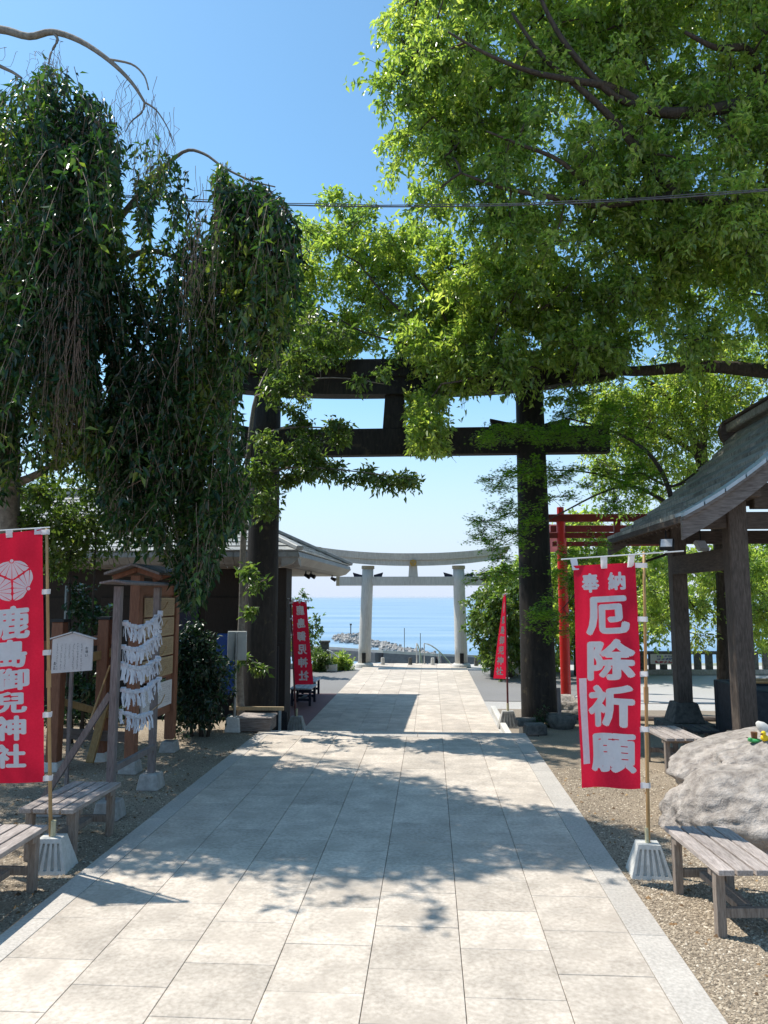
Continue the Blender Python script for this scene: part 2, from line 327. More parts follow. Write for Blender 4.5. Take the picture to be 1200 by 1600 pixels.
def glyph_verts(ch, cx, cy, w, h, step=0.04):
    V, F = GLYPH[ch]
    bm = bmesh.new()
    vs = [bm.verts.new((v[0] * w + cx, v[1] * h + cy, 0)) for v in V]
    for f in F:
        try: bm.faces.new([vs[i] for i in f])
        except ValueError: pass
    if step:
        for ax in (0, 1):
            lo = (cx - w / 2, cy - h / 2)[ax]; n = int((w, h)[ax] / step)
            for i in range(1, n + 1):
                co = Vector((0, 0, 0)); co[ax] = lo + i * step; no = Vector((0, 0, 0)); no[ax] = 1
                bmesh.ops.bisect_plane(bm, geom=bm.verts[:] + bm.edges[:] + bm.faces[:], plane_co=co, plane_no=no)
    bm.verts.index_update()
    out = ([tuple(v.co[:2]) for v in bm.verts], [tuple(v.index for v in f.verts) for f in bm.faces]); bm.free(); return out

# ================================================================== THE SETTING
# sea, coast, hillside
sheet('sea', [(-60000, 150), (60000, 150), (60000, 70000), (-60000, 70000)], -45.0, M['sea'])
cst = MB(); cst.add([(-900, 120, -44.0), (900, 120, -44.0), (900, 470, -44.2), (260, 560, -44.4), (60, 520, -44.4), (-120, 470, -44.4), (-900, 430, -44.4)], [(0, 1, 2, 3, 4, 5, 6)])
cst.build('coastal_land', M['coast'], kind='structure')
hb = MB(); n = 24
prof = [(31.2, LOW - 0.02), (34, -2.4), (45, -9), (80, -24), (130, -44.5)]
for i, (y, z) in enumerate(prof):
    for k in range(n + 1): hb.v.append((-120 + 10 * k, y, z + (noise.noise(Vector((k * .7, y * .1, 0))) * (0.0 if i == 0 else 1.5))))
for i in range(len(prof) - 1):
    for k in range(n): a = i * (n + 1) + k; hb.f.append((a, a + 1, a + n + 2, a + n + 1))
hb.build('hillside', M['hill'], kind='structure')
# lower forecourt
sheet('forecourt_ground', [(-45, 11.5), (45, 11.5), (45, 31.3), (-45, 31.3)], LOW - 0.012, M['concrete'])
sheet('asphalt_left', [(-22, 21.55), (-2.66, 21.55), (-2.66, 28.6), (-22, 28.6)], LOW, M['asphalt'])
sheet('asphalt_right', [(1.42, 20.3), (3.6, 20.3), (6.2, 27.2), (6.2, 28.8), (1.42, 28.8)], LOW, M['asphalt'])
sheet('pale_asphalt_right', [(3.66, 20.1), (24, 20.1), (24, 27.4), (6.3, 27.1)], LOW, M['pale_asphalt'])
sheet('red_paving', [(-9, 12.6), (-2.66, 12.6), (-2.66, 21.5), (-9, 21.5)], LOW, M['red_paving'])
sheet('brown_paving', [(1.62, 12.2), (12, 12.2), (12, 18.9), (1.62, 18.9)], LOW, M['brown_paving'])
k = MB(); k.box((1.52, 15.6, LOW + 0.05), (0.12, 6.0, 0.13)); k.build('kerb', M['block'], kind='structure', bevel=0.01)
# the terrace we stand on
ter = MB()
ter.add([(-40, -12, 0), (40, -12, 0), (40, 13.9, 0), (1.72, 13.9, 0), (1.72, 12.2, 0), (-2.95, 12.2, 0), (-2.95, 13.4, 0), (-40, 13.4, 0)], [(0, 1, 2, 3, 4, 5, 6, 7)])
ter.build('gravel_ground', M['gravel_ground'], kind='structure')
tw = MB()
tw.box((20.86, 13.97, -0.27), (38.28, 0.14, 0.60)); tw.box((1.66, 13.11, -0.29), (0.12, 1.72, 0.56)); tw.box((-21.4, 13.45, -0.29), (37, 0.1, 0.56))
tw.box((-2.90, 12.84, -0.29), (0.1, 1.2, 0.56)); tw.box((-0.62, 12.29, -0.30), (4.44, 0.12, 0.52))
tw.build('terrace_wall', M['darkstone'], kind='structure', bevel=0.01)
st = MB()
st.box((-0.62, 12.50, -0.325), (4.44, 0.30, 0.44)); st.build('step', M['border'], kind='structure', bevel=0.008)
st = MB(); st.box((-0.62, 12.80, -0.42), (4.44, 0.29, 0.25)); st.build('step', M['border'], kind='structure', bevel=0.008)
# near path: tiles one by one
X0, CW, TL = -2.593, 0.5535, 0.571
# thin sea air: pales the water towards the horizon
hz = MB(); hz.box((0, 15000, -14.5), (140000, 112000, 65)); ho = hz.build('haze', M['sea'], None, kind='stuff')
_m, _n, _b = new_mat('sea_air'); _n.nodes.remove(_b); pv = _n.nodes.new('ShaderNodeVolumePrincipled')
pv.inputs['Density'].default_value = 1.9e-5; pv.inputs['Color'].default_value = (.88, .94, 1, 1); pv.inputs['Anisotropy'].default_value = 0.2
_n.links.new(pv.outputs[0], _n.nodes['Material Output'].inputs['Volume']); ho.data.materials[0] = _m
path = sheet('path', [(-2.80, -3), (1.515, -3), (1.515, 12.2), (-2.80, 12.2)], 0.006, M['mortar'])
LOC[path.name] = Vector((0, 0, 0))
tcache = {}
def tile_mesh(w, l, h=0.022, mat='tile'):
    key = (round(w, 3), round(l, 3), mat)
    if key not in tcache:
        bm = bmesh.new(); bmesh.ops.create_cube(bm, size=1)
        bmesh.ops.scale(bm, vec=(w - 0.0042, l - 0.0033, h), verts=bm.verts[:])
        bmesh.ops.bevel(bm, geom=[e for e in bm.edges if e.verts[0].co.z > 0 and e.verts[1].co.z > 0], offset=0.0025, segments=1, affect='EDGES')
        bmesh.ops.delete(bm, geom=[f for f in bm.faces if f.calc_center_median().z < -h * 0.4], context='FACES')
        me = bpy.data.meshes.new('paving_tile'); bm.to_mesh(me); bm.free(); me.materials.append(M[mat]); tcache[key] = me
    return tcache[key]
def lay(parent, x0, x1, y0, y1, ztop, mat='tile', name='tile'):
    o = link(name, tile_mesh(x1 - x0, y1 - y0, mat=mat), parent)
    o.location = ((x0 + x1) / 2, (y0 + y1) / 2, ztop - 0.011 + random.uniform(-.0012, .0012)); o.rotation_euler = (random.uniform(-.0015, .0015), random.uniform(-.0015, .0015), 0)
for c in range(7):
    y = 5.77 + (0.285 if c % 2 == 1 else 0.0) - TL * 6
    xa = X0 + CW * c
    while y < 11.93:
        y1 = min(y + TL, 11.93)
        if y1 - y > 0.05: lay(path, xa, xa + CW, y, y1, 0.024)
        y += TL
for x0, x1 in ((-2.80, X0), (X0 + 7 * CW, 1.515)):
    y = 0.6
    while y < 11.9:
        y1 = min(y + 1.142, 11.93); lay(path, x0, x1, y, y1, 0.025, 'border', 'border_stone'); y = y1
x = -2.80
while x < 1.5:
    x1 = min(x + 0.863, 1.515); lay(path, x, x1, 11.93, 12.34, 0.026, 'border', 'edge_stone'); x = x1
# lower path
lpath = sheet('lower_path', [(-2.66, 12.6), (1.40, 12.6), (1.40, 31.2), (-2.66, 31.2)], LOW + 0.004, M['mortar'])
cw = (1.40 + 2.66) / 7
for r in range(24):
    for c in range(7):
        y = 14.4 + r * 0.70
        lay(lpath, -2.66 + cw * c, -2.66 + cw * (c + 1), y, y + 0.70, LOW + 0.02)

# pebbles and fallen leaves on the gravel
def pebbles(name, boxes, n, s0, s1, mat):
    P = []
    for (x0, x1, y0, y1), share in boxes:
        k = int(n * share); P.append(np.stack([rng.uniform(x0, x1, k), rng.uniform(y0, y1, k), np.zeros(k)], 1))
    P = np.concatenate(P); N = len(P)
    base = np.array([(1, 0, 0), (0, 1, 0), (-1, 0, 0), (0, -1, 0), (0, 0, .7), (0, 0, -.4)])
    S = rng.uniform(s0, s1, (N, 1, 1)); J = base[None] * rng.uniform(.6, 1.3, (N, 6, 3)) * S
    a = rng.uniform(0, 6.28, N); ca, sa = np.cos(a)[:, None], np.sin(a)[:, None]
    V = J.copy(); V[:, :, 0] = J[:, :, 0] * ca - J[:, :, 1] * sa; V[:, :, 1] = J[:, :, 0] * sa + J[:, :, 1] * ca
    V += P[:, None, :]; V[:, :, 2] += 0.002
    f = np.array([(0, 1, 4), (1, 2, 4), (2, 3, 4), (3, 0, 4)])
    F = (f[None] + (np.arange(N) * 6)[:, None, None]).reshape(-1, 3)
    return np_mesh(name, V.reshape(-1, 3), F, mat, rnd=np.repeat(rng.random(N), 4), kind='stuff')
def attr_mat(name, cols, rough=0.9):
    m, n, b = new_mat(name); N = n.nodes
    at = N.new('ShaderNodeAttribute'); at.attribute_name = 'rnd'; cr = N.new('ShaderNodeValToRGB'); el = cr.color_ramp.elements
    while len(el) < len(cols): el.new(0.5)
    for i, (p, c) in enumerate(cols): el[i].position = p; el[i].color = (*c, 1)
    n.links.new(at.outputs['Fac'], cr.inputs[0]); n.links.new(cr.outputs[0], b.inputs['Base Color']); b.inputs['Roughness'].default_value = rough
    return m
M['pebble'] = attr_mat('pebble', [(0, (0.13, 0.10, 0.07)), (0.5, (0.32, 0.255, 0.18)), (0.95, (0.48, 0.40, 0.295)), (1, (0.64, 0.56, 0.45))])
M['litter'] = attr_mat('dead_leaf', [(0, (0.08, 0.045, 0.02)), (0.7, (0.24, 0.14, 0.06)), (1, (0.45, 0.30, 0.14))])
tag(pebbles('gravel', [((1.53, 4.6, 4.0, 7.2), .42), ((1.53, 6, 7.2, 10), .2), ((-6, -2.82, 4.6, 8.5), .24), ((-7, -2.82, 8.5, 12.5), .13), ((1.38, 1.53, 3.8, 10), .006), ((-2.82, -2.6, 4.5, 11), .006)], 90000, 0.005, 0.013, M['pebble']),
    'fine tan gravel scattered over the earth on both sides of the paving', 'gravel', kind='stuff')

# ------------------------------------------------------------------ foliage engine
def leaves(P, D, L, Wd, fold=0.12):
    """kite leaves folded on the midrib; P,D (n,3), L,Wd (n,) -> V,F"""
    n = len(P); D = D / (np.linalg.norm(D, axis=1, keepdims=True) + 1e-9)
    up = np.array([0, 0, 1.0]) + rng.normal(0, .55, (n, 3))
    Wv = np.cross(D, up); Wv /= (np.linalg.norm(Wv, axis=1, keepdims=True) + 1e-9); Nn = np.cross(Wv, D)
    L = L[:, None]; Wd = Wd[:, None]
    V = np.empty((n, 4, 3)); V[:, 0] = P
    V[:, 1] = P + D * L * .42 + Wv * Wd / 2 + Nn * L * fold; V[:, 2] = P + D * L - Nn * L * .10; V[:, 3] = P + D * L * .42 - Wv * Wd / 2 + Nn * L * fold
    f = np.array([(0, 1, 2), (0, 2, 3)]); F = (f[None] + (np.arange(n) * 4)[:, None, None]).reshape(-1, 3)
    return V.reshape(-1, 3), F
MAPLE = []
for k in range(5):
    a = (-1.15 + k * 0.575); ln = (0.62, 0.9, 1.0, 0.9, 0.62)[k]
    MAPLE.append((math.sin(a - .22) * .32, math.cos(a - .22) * .32)); MAPLE.append((math.sin(a) * ln, math.cos(a) * ln))
MAPLE.append((math.sin(1.15 + .22) * .3, math.cos(1.37) * .3))
def maple_leaves(P, D, L):
    n = len(P); D = D / (np.linalg.norm(D, axis=1, keepdims=True) + 1e-9)
    up = np.array([0, 0, 1.0]) + rng.normal(0, .3, (n, 3)); Wv = np.cross(D, up); Wv /= (np.linalg.norm(Wv, axis=1, keepdims=True) + 1e-9)
    k = len(MAPLE); V = np.empty((n, k + 1, 3)); V[:, 0] = P; L = L[:, None]
    for i, (a, b) in enumerate(MAPLE): V[:, i + 1] = P + Wv * L * a + D * L * b
    f = np.array([(0, i, i + 1) for i in range(1, k)]); F = (f[None] + (np.arange(n) * (k + 1))[:, None, None]).reshape(-1, 3)
    return V.reshape(-1, 3), F, len(f)
def tubes_np(Ps, r0, r1, k=3):
    """Ps (n,m,3) polylines -> V,F quads; thin twigs"""
    n, m, _ = Ps.shape
    T = np.gradient(Ps, axis=1); T /= (np.linalg.norm(T, axis=2, keepdims=True) + 1e-9)
    ref = np.array([0.31, 0.87, 0.38]); a = np.cross(T, ref); a /= (np.linalg.norm(a, axis=2, keepdims=True) + 1e-9); b = np.cross(T, a)
    r0 = np.broadcast_to(np.asarray(r0, float), (n,)); r1 = np.broadcast_to(np.asarray(r1, float), (n,))
    rr = r0[:, None] + (r1 - r0)[:, None] * np.linspace(0, 1, m)[None]
    V = np.empty((n, m, k, 3))
    for j in range(k):
        an = 2 * math.pi * j / k; V[:, :, j] = Ps + (a * math.cos(an) + b * math.sin(an)) * rr[:, :, None]
    f = []
    for i in range(m - 1):
        for j in range(k): f.append((i * k + j, i * k + (j + 1) % k, (i + 1) * k + (j + 1) % k, (i + 1) * k + j))
    f = np.array(f); F = (f[None] + (np.arange(n) * m * k)[:, None, None]).reshape(-1, 4)
    return V.reshape(-1, 3), F
def inpoly(x, y, poly):
    x = np.asarray(x); y = np.asarray(y); c = np.zeros(x.shape, bool); n = len(poly)
    for i in range(n):
        x0, y0 = poly[i]; x1, y1 = poly[(i + 1) % n]
        if y0 == y1: continue
        t = ((y0 > y) != (y1 > y)) & (x < (x1 - x0) * (y - y0) / (y1 - y0) + x0); c ^= t
    return c
def poly_clumps(poly, n, yfun, r):
    xs = [p[0] for p in poly]; ys = [p[1] for p in poly]; out = []
    while len(out) < n:
        x = rng.uniform(min(xs), max(xs), 400); y = rng.uniform(min(ys), max(ys), 400); ok = inpoly(x, y, poly)
        for a, b in zip(x[ok], y[ok]):
            Y = yfun(a, b); out.append((A(a, b, Y), r * rng.uniform(.75, 1.25)))
            if len(out) >= n: break
    return out
def limb_pts(pix, sub=4):
    """(px,py,Y,r) control points -> smooth polyline + radii"""
    C = [(A(p[0], p[1], p[2]), p[3]) for p in pix]; P = []; Rr = []
    for i in range(len(C) - 1):
        p0 = C[max(i - 1, 0)][0]; p1 = C[i][0]; p2 = C[i + 1][0]; p3 = C[min(i + 2, len(C) - 1)][0]
        for s in range(sub):
            t = s / sub
            P.append(0.5 * ((2 * p1) + (p2 - p0) * t + (2 * p0 - 5 * p1 + 4 * p2 - p3) * t * t + (3 * p1 - 3 * p2 + p3 - p0) * t ** 3))
            Rr.append(C[i][1] + (C[i + 1][1] - C[i][1]) * t)
    P.append(C[-1][0]); Rr.append(C[-1][1]); return P, Rr
def broadleaf(root, limbs, clumps, lmat, lname='crown', ll=0.10, lw=0.038, twigs=13, per=26, droop=0.25, branch_r=0.022, mask=None,
              bmat='bark', maple=False, flat=1.0, bname='branches', trunk_name='trunk'):
    tm = MB(); nodes = []
    for P, Rr in limbs:
        tm.tube(P, Rr, 9 if Rr[0] > .06 else 6); nodes += P
    tm.build(trunk_name, M[bmat], root, smooth=True)
    nodes = np.array([tuple(p) for p in nodes])
    C = np.array([tuple(c[0]) for c in clumps]); Rc = np.array([c[1] for c in clumps]); n = len(C)
    # one branch to each clump, from the nearest limb or a clump already reached
    order = np.argsort([np.min(np.linalg.norm(nodes - c, axis=1)) for c in C]); pool = list(nodes); lines = []
    for i in order:
        pa = np.array(pool); d = np.linalg.norm(pa - C[i], axis=1); j = int(np.argmin(d)); s = pa[j]; e = C[i]
        mid = (s + e) / 2 + rng.normal(0, .06 * d[j] + .02, 3) + np.array([0, 0, .05 * d[j]])
        t = np.linspace(0, 1, 5)[:, None]; lines.append((1 - t) ** 2 * s + 2 * t * (1 - t) * mid + t ** 2 * e)
        pool.append(e); pool.append(lines[-1][2])
    lines = np.array(lines); ln = np.linalg.norm(lines[:, 0] - lines[:, -1], axis=1)
    V1, F1 = tubes_np(lines, np.clip(branch_r * (.5 + ln * .5), .004, .05), branch_r * .35, 4)
    # twigs
    T = twigs; dr = rng.normal(0, 1, (n, T, 3)); dr[..., 2] = dr[..., 2] * flat + .15 * flat
    dr /= np.linalg.norm(dr, axis=2, keepdims=True)
    tl = Rc[:, None] * rng.uniform(.6, 1.15, (n, T)); base = C[:, None] + dr * Rc[:, None, None] * .12
    t = np.linspace(0, 1, 4)
    TW = base[:, :, None] + dr[:, :, None] * (tl[..., None, None] * t[None, None, :, None])
    TW[..., 2] -= droop * tl[..., None] * t[None, None] ** 2
    TW = TW.reshape(n * T, 4, 3)
    V2, F2 = tubes_np(TW, .006, .0025, 3)
    np_mesh(bname, np.concatenate([V1, V2]), np.concatenate([F1, F2 + len(V1)]), M[bmat], root, kind='stuff')
    # leaves
    tt = rng.uniform(.22, 1.03, (n * T, per)); dd = dr.reshape(-1, 3); L = tl.reshape(-1)
    P = base.reshape(-1, 1, 3) + dd[:, None] * (L[:, None] * tt)[..., None]; P[..., 2] -= droop * L[:, None] * tt ** 2
    P = P + rng.normal(0, .030 + ll * .12, P.shape)
    D = dd[:, None] * .35 + rng.normal(0, .75, P.shape); D[..., 2] -= .55
    P = P.reshape(-1, 3); D = D.reshape(-1, 3)
    if mask is not None:
        px, py = proj(P); ok = mask(px, py); P = P[ok]; D = D[ok]
    m = len(P); clr = np.repeat(rng.random(n), T * per); 
    if mask is not None: clr = clr[ok]
    rr = np.clip(rng.random(m) * .65 + clr * .35, 0, 1)
    if maple:
        D[:, 2] *= .35; V, F, kf = maple_leaves(P, D, rng.uniform(.7, 1.2, m) * ll); rn = np.repeat(rr, kf)
    else:
        s = rng.uniform(.5, 1.25, m); V, F = leaves(P, D, ll * s, lw * s); rn = np.repeat(rr, 2)
    np_mesh(lname, V, F, lmat, root, rnd=rn, kind=None)
    return root

# ================================================================== BUILDINGS AND GATES
# --- black torii
def black_torii():
    Y = 13.95; B = G(404, 1118, 0); xl = A(403, 1100, Y).x; xr = A(843, 1100, Y).x
    xlt = A(418, 640, Y).x; xrt = A(829, 700, Y).x; cx = (xl + xr) / 2
    z = lambda px, py: A(px, py, Y).z
    t = thing('torii_gate', 'large dark weathered wooden torii gate standing over the steps, half wrapped in leaves', 'torii gate', (cx, Y, LOW))
    top = z(620, 615)
    for xb, xt in ((xl, xlt), (xr, xrt)):
        m = MB(); hs = 8; pts = []; rr = []
        for i in range(hs + 1):
            f = i / hs; pts.append((xb + (xt - xb) * f, Y, LOW + (top + 0.1 - LOW) * f)); rr.append(0.335 - 0.075 * f)
        m.tube(pts, rr, 20); p = m.build('pillar', M['blacktorii'], t, smooth=True)
        c = MB(); c.tube([(xb, Y, LOW), (xb, Y, LOW + 0.22)], [0.47, 0.43], 20); c.build('base_stone', M['darkstone'], t, bevel=0.01)
    nb, nt_ = z(620, 712), z(620, 671)
    xa, xb2 = A(378, 690, Y).x, A(951, 690, Y).x
    m = MB(); m.box(((xa + xb2) / 2, Y, (nb + nt_) / 2), (xb2 - xa, 0.24, nt_ - nb)); m.build('tie_beam', M['blacktorii'], t, bevel=0.01)
    # lintel of two courses, rising a little to both ends
    kb, kt = z(620, 619), z(620, 566); mid = kb + (kt - kb) * 0.5; hw = 4.35
    for nm, lo, hi, half, d in (('lower_lintel', kb, mid - .003, hw - .15, 0.36), ('upper_lintel', mid, kt, hw, 0.46)):
        m = MB(); N = 24; vs = []
        for i in range(N + 1):
            u = -1 + 2 * i / N; x = cx + u * half; r = 0.30 * abs(u) ** 2.6
            for yy, zz in ((-d / 2, lo), (d / 2, lo), (d / 2, hi), (-d / 2, hi)):
                vs.append((x + (0.10 * u if zz == hi else 0), Y + yy, zz + r))
        fs = []
        for i in range(N):
            for k in range(4): a = i * 4 + k; b = i * 4 + (k + 1) % 4; fs.append((a, b, b + 4, a + 4))
        fs += [(3, 2, 1, 0), tuple(N * 4 + q for q in range(4))]
        m.add(vs, fs); m.build(nm, M['blacktorii'], t)
    gx = A(617, 640, Y).x
    m = MB(); m.box((gx, Y, (nt_ + kb) / 2), (0.46, 0.22, kb - nt_), taper=0.8); m.build('central_strut', M['blacktorii'], t, bevel=0.008)
    for xp in (xlt, xrt):
        for s in (-1, 1):
            w = MB(); x0 = xp + s * 0.27; x1 = xp + s * 0.72
            w.add([(x0, Y - .07, nt_), (x1, Y - .07, nt_), (x1 + s * .04, Y - .07, nt_ + .17), (x0, Y - .07, nt_ + .06),
                   (x0, Y + .07, nt_), (x1, Y + .07, nt_), (x1 + s * .04, Y + .07, nt_ + .17), (x0, Y + .07, nt_ + .06)],
                  [(0, 1, 2, 3), (7, 6, 5, 4), (0, 4, 5, 1), (1, 5, 6, 2), (2, 6, 7, 3), (3, 7, 4, 0)])
            w.build('wedge', M['blacktorii'], t)
black_torii()
# --- far stone torii
def stone_torii():
    Y = 29.85; cx = -0.70
    z = lambda px, py: A(px, py, Y).z
    t = thing('torii_gate', 'pale grey torii gate with upswept lintel and gold crest before the sea', 'torii gate', (cx, Y, LOW))
    kb = z(645, 884); ktop = z(645, 865)
    nt_, nb = z(645, 901), z(645, 915)
    for (pb, pt) in ((569, 575), (721, 716.5)):
        xb, xt = A(pb, 1040, Y).x, A(pt, 885, Y).x
        m = MB(); n = 6
        m.tube([(xb + (xt - xb) * i / n, Y, LOW + 0.16 + (kb - LOW - .16) * i / n) for i in range(n + 1)], [0.255 - 0.03 * i / n for i in range(n + 1)], 24)
        m.build('pillar', M['stonetorii'], t, smooth=True)
        c = MB(); c.tube([(xt, Y, kb - .13), (xt, Y, kb - .002)], 0.262, 24); c.build('pillar_cap', M['copper'], t, smooth=False)
        c = MB(); c.tube([(xb, Y, LOW), (xb, Y, LOW + .10), (xb, Y, LOW + .16)], [.38, .36, .30], 24); c.build('base_stone', M['block'], t)
        c = MB(); c.box((xb + .01, Y - .262, z(569, 1029)), (.15, .03, z(569, 1019) - z(569, 1038))); pl = c.build('name_plate', M['black'], t)
        for s in (-1, 1):
            w = MB(); x0 = xt + s * .24; x1 = xt + s * .56; h = .17
            w.add([(x0, Y - .09, nt_), (x1, Y - .09, nt_), (x1 + s * .05, Y - .09, nt_ + h), (x0, Y - .09, nt_ + .07),
                   (x0, Y + .09, nt_), (x1, Y + .09, nt_), (x1 + s * .05, Y + .09, nt_ + h), (x0, Y + .09, nt_ + .07)],
                  [(0, 1, 2, 3), (7, 6, 5, 4), (0, 4, 5, 1), (1, 5, 6, 2), (2, 6, 7, 3), (3, 7, 4, 0)])
            w.build('wedge', M['navy'], t)
    x0, x1 = A(526, 908, Y).x, A(756, 908, Y).x; x1 = cx + (cx - x0)
    m = MB(); m.box((cx, Y, (nt_ + nb) / 2), (x1 - x0, .22, nt_ - nb)); m.build('tie_beam', M['stonetorii'], t, bevel=.008)
    for s in (-1, 1):
        c = MB(); c.box((cx + s * ((x1 - x0) / 2 - .06), Y, (nt_ + nb) / 2), (.13, .235, nt_ - nb + .014)); c.build('beam_end_cap', M['copper'], t)
    half = A(795, 855, Y).x - cx
    def lintel(nm, lo, hi, hw, d, mat, u0=-1, u1=1, N=40, flare=.12):
        m = MB(); vs = []; fs = []
        for i in range(N + 1):
            u = u0 + (u1 - u0) * i / N; x = cx + u * hw; r = .28 * abs(u) ** 2.2
            for yy, zz in ((-d / 2, lo), (d / 2, lo), (d / 2 + (.05 if hi > ktop - .01 else 0), hi), (-d / 2 - (.05 if hi > ktop - .01 else 0), hi)):
                vs.append((x + (flare * u if zz == hi else 0), Y + yy, zz + r))
        for i in range(N):
            for k in range(4): a = i * 4 + k; b = i * 4 + (k + 1) % 4; fs.append((a, b, b + 4, a + 4))
        fs += [(3, 2, 1, 0), tuple(N * 4 + q for q in range(4))]; m.add(vs, fs); return m.build(nm, mat, t)
    mid = kb + (ktop - kb) * .45
    lintel('lower_lintel', kb, mid - .003, half - .28, .30, M['stonetorii'], flare=.03)
    lintel('upper_lintel', mid, ktop, half - .10, .42, M['stonetorii'])
    lintel('lintel_end_cap', mid - .008, ktop + .008, half - .10, .435, M['copper'], .945, 1.003, 3); lintel('lintel_end_cap', mid - .008, ktop + .008, half - .10, .435, M['copper'], -1.003, -.945, 3)
    lintel('lower_end_cap', kb - .008, mid - .006, half - .28, .315, M['copper'], .965, 1.003, 3, .03); lintel('lower_end_cap', kb - .008, mid - .006, half - .28, .315, M['copper'], -1.003, -.965, 3, .03)
    m = MB(); m.box((cx + .03, Y, (nt_ + kb) / 2), (.38, .2, kb - nt_ - .002), taper=.85); m.build('central_strut', M['stonetorii'], t, bevel=.006)
    e = MB(); c = A(645.5, 879.5, Y - .24); ring = 20
    e.tube([(c.x, Y - .262, c.z), (c.x, Y - .215, c.z)], .135, 20); em = e.build('crest', M['gold'], t)
    e = MB()
    for k in range(3):
        a = k * 2.094 + .5; e.box((c.x + .06 * math.cos(a), Y - .266, c.z + .06 * math.sin(a)), (.07, .02, .05), Matrix.Rotation(-a, 3, 'Y'))
    e.build('petal', M['copper'], em)
stone_torii()

# --- hall on the left, hip roof
def hall():
    t = thing('shrine_office', 'low dark-walled hall with a grey slate hip roof beside the forecourt, left of the gates', 'building', (-9, 17, LOW))
    rot = rad(-1.8); piv = Vector((-2.40, 22.2, 0)); Rm = Matrix.Rotation(rot, 3, 'Z')
    def W_(u, v, z): p = Rm @ Vector((u, v, 0)); return (piv.x + p.x, piv.y + p.y, z)      # u to the right of the corner (negative inward), v along (negative nearer)
    L = 7.5; Wd = 19.0; ez = A(462, 862, 14.75).z
    ridge_h = 1.75; hd = L / 2
    # roof slopes in courses of slate
    def slope(name, e0, e1, r0, r1, rows, cols, stuff=True):
        m = MB(); e0, e1, r0, r1 = map(Vector, (e0, e1, r0, r1))
        for i in range(rows):
            f0, f1 = i / rows, (i + 1.12) / rows
            a0, a1 = e0.lerp(r0, f0), e1.lerp(r1, f0); b0, b1 = e0.lerp(r0, min(f1, 1)), e1.lerp(r1, min(f1, 1))
            nrm = (a1 - a0).cross(b0 - a0)
            if nrm.length < 1e-6: nrm = (e1 - e0).cross(r0 - e0)
            nrm.normalize(); nrm *= (1 if nrm.z > 0 else -1); up = nrm * .028
            n = max(1, int(cols * (a1 - a0).length / (e1 - e0).length))
            for j in range(n):
                g0, g1 = (j + .012) / n, (j + .988) / n
                p = [a0.lerp(a1, g0), a0.lerp(a1, g1), b0.lerp(b1, g1), b0.lerp(b1, g0)]
                jt = up * random.uniform(.85, 1.2)
                vs = [p[0], p[1], p[2], p[3], p[0] + jt, p[1] + jt, p[2] + up * .1, p[3] + up * .1]
                m.add(vs, [(4, 5, 6, 7), (0, 1, 5, 4), (1, 2, 6, 5), (3, 0, 4, 7), (3, 2, 1, 0)])
        o = m.build(name, M['rooftile'], t, kind='stuff'); return o
    z0 = ez + .02; zr = ez + ridge_h
    slope('roof_slates', W_(-Wd, -L, z0), W_(0, -L, z0), W_(-Wd, -hd, zr), W_(-hd, -hd, zr), 17, 58)
    slope('roof_slates', W_(0, -L, z0), W_(0, 0, z0), W_(-hd, -hd, zr), W_(-hd, -hd, zr), 17, 24)
    slope('roof_slates', W_(0, 0, z0), W_(-Wd, 0, z0), W_(-hd, -hd, zr), W_(-Wd, -hd, zr), 10, 20)
    m = MB(); m.beam(W_(-Wd, -hd, zr + .06), W_(-hd + .1, -hd, zr + .06), .34, .22); m.build('ridge', M['rooftile'], t, bevel=.02)
    m = MB()
    for v in (0, -L): m.beam(W_(0.04, v, z0 + .05), W_(-hd, -hd, zr + .06), .16, .09)
    m.build('hip_ridge', M['rooftile'], t, bevel=.015)
    # eaves: thick coved fascia and soffit
    for (a, b, inn) in ((W_(0, -L, 0), W_(0, 0, 0), W_(-1, 0, 0)), (W_(-Wd, -L, 0), W_(0, -L, 0), W_(0, 1 - L, 0))):
        a, b = Vector(a), Vector(b); d = (b - a).normalized(); nrm = Vector((d.y, -d.x, 0))
        m = MB(); n = int((b - a).length / .22)
        for i in range(n):
            p0 = a.lerp(b, i / n) ; p1 = a.lerp(b, (i + .95) / n)
            pr = [(0.0, .0), (0.03, -.10), (-.12, -.24), (-.34, -.30), (-.34, -.02)]
            vs = [p + nrm * q[0] + Vector((0, 0, ez + q[1])) for p in (p0, p1) for q in pr]; k = len(pr)
            m.add(vs, [(j, (j + 1) % k, (j + 1) % k + k, j + k) for j in range(k)] + [tuple(range(k))[::-1], tuple(range(k, 2 * k))])
        m.build('coved_fascia', M['fascia'], t, kind='stuff')
    m = MB(); m.add([W_(-Wd, -L + .3, ez - .30), W_(-.3, -L + .3, ez - .30), W_(-.3, -.3, ez - .30), W_(-Wd, -.3, ez - .30)], [(0, 1, 2, 3)]); m.build('soffit', M['soffit'], t)
    # walls
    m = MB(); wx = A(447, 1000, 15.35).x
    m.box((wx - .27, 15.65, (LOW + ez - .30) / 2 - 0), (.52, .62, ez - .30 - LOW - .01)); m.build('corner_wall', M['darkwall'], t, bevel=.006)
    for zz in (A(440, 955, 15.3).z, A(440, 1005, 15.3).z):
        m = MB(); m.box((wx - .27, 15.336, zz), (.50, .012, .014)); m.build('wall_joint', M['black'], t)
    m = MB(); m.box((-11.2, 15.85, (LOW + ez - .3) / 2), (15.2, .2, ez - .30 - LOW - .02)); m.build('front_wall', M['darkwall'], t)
    m = MB(); m.box((-4.6, 18.8, (LOW + ez - .3) / 2), (.2, 5.6, ez - .30 - LOW - .02)); m.build('side_wall', M['darkwall'], t)
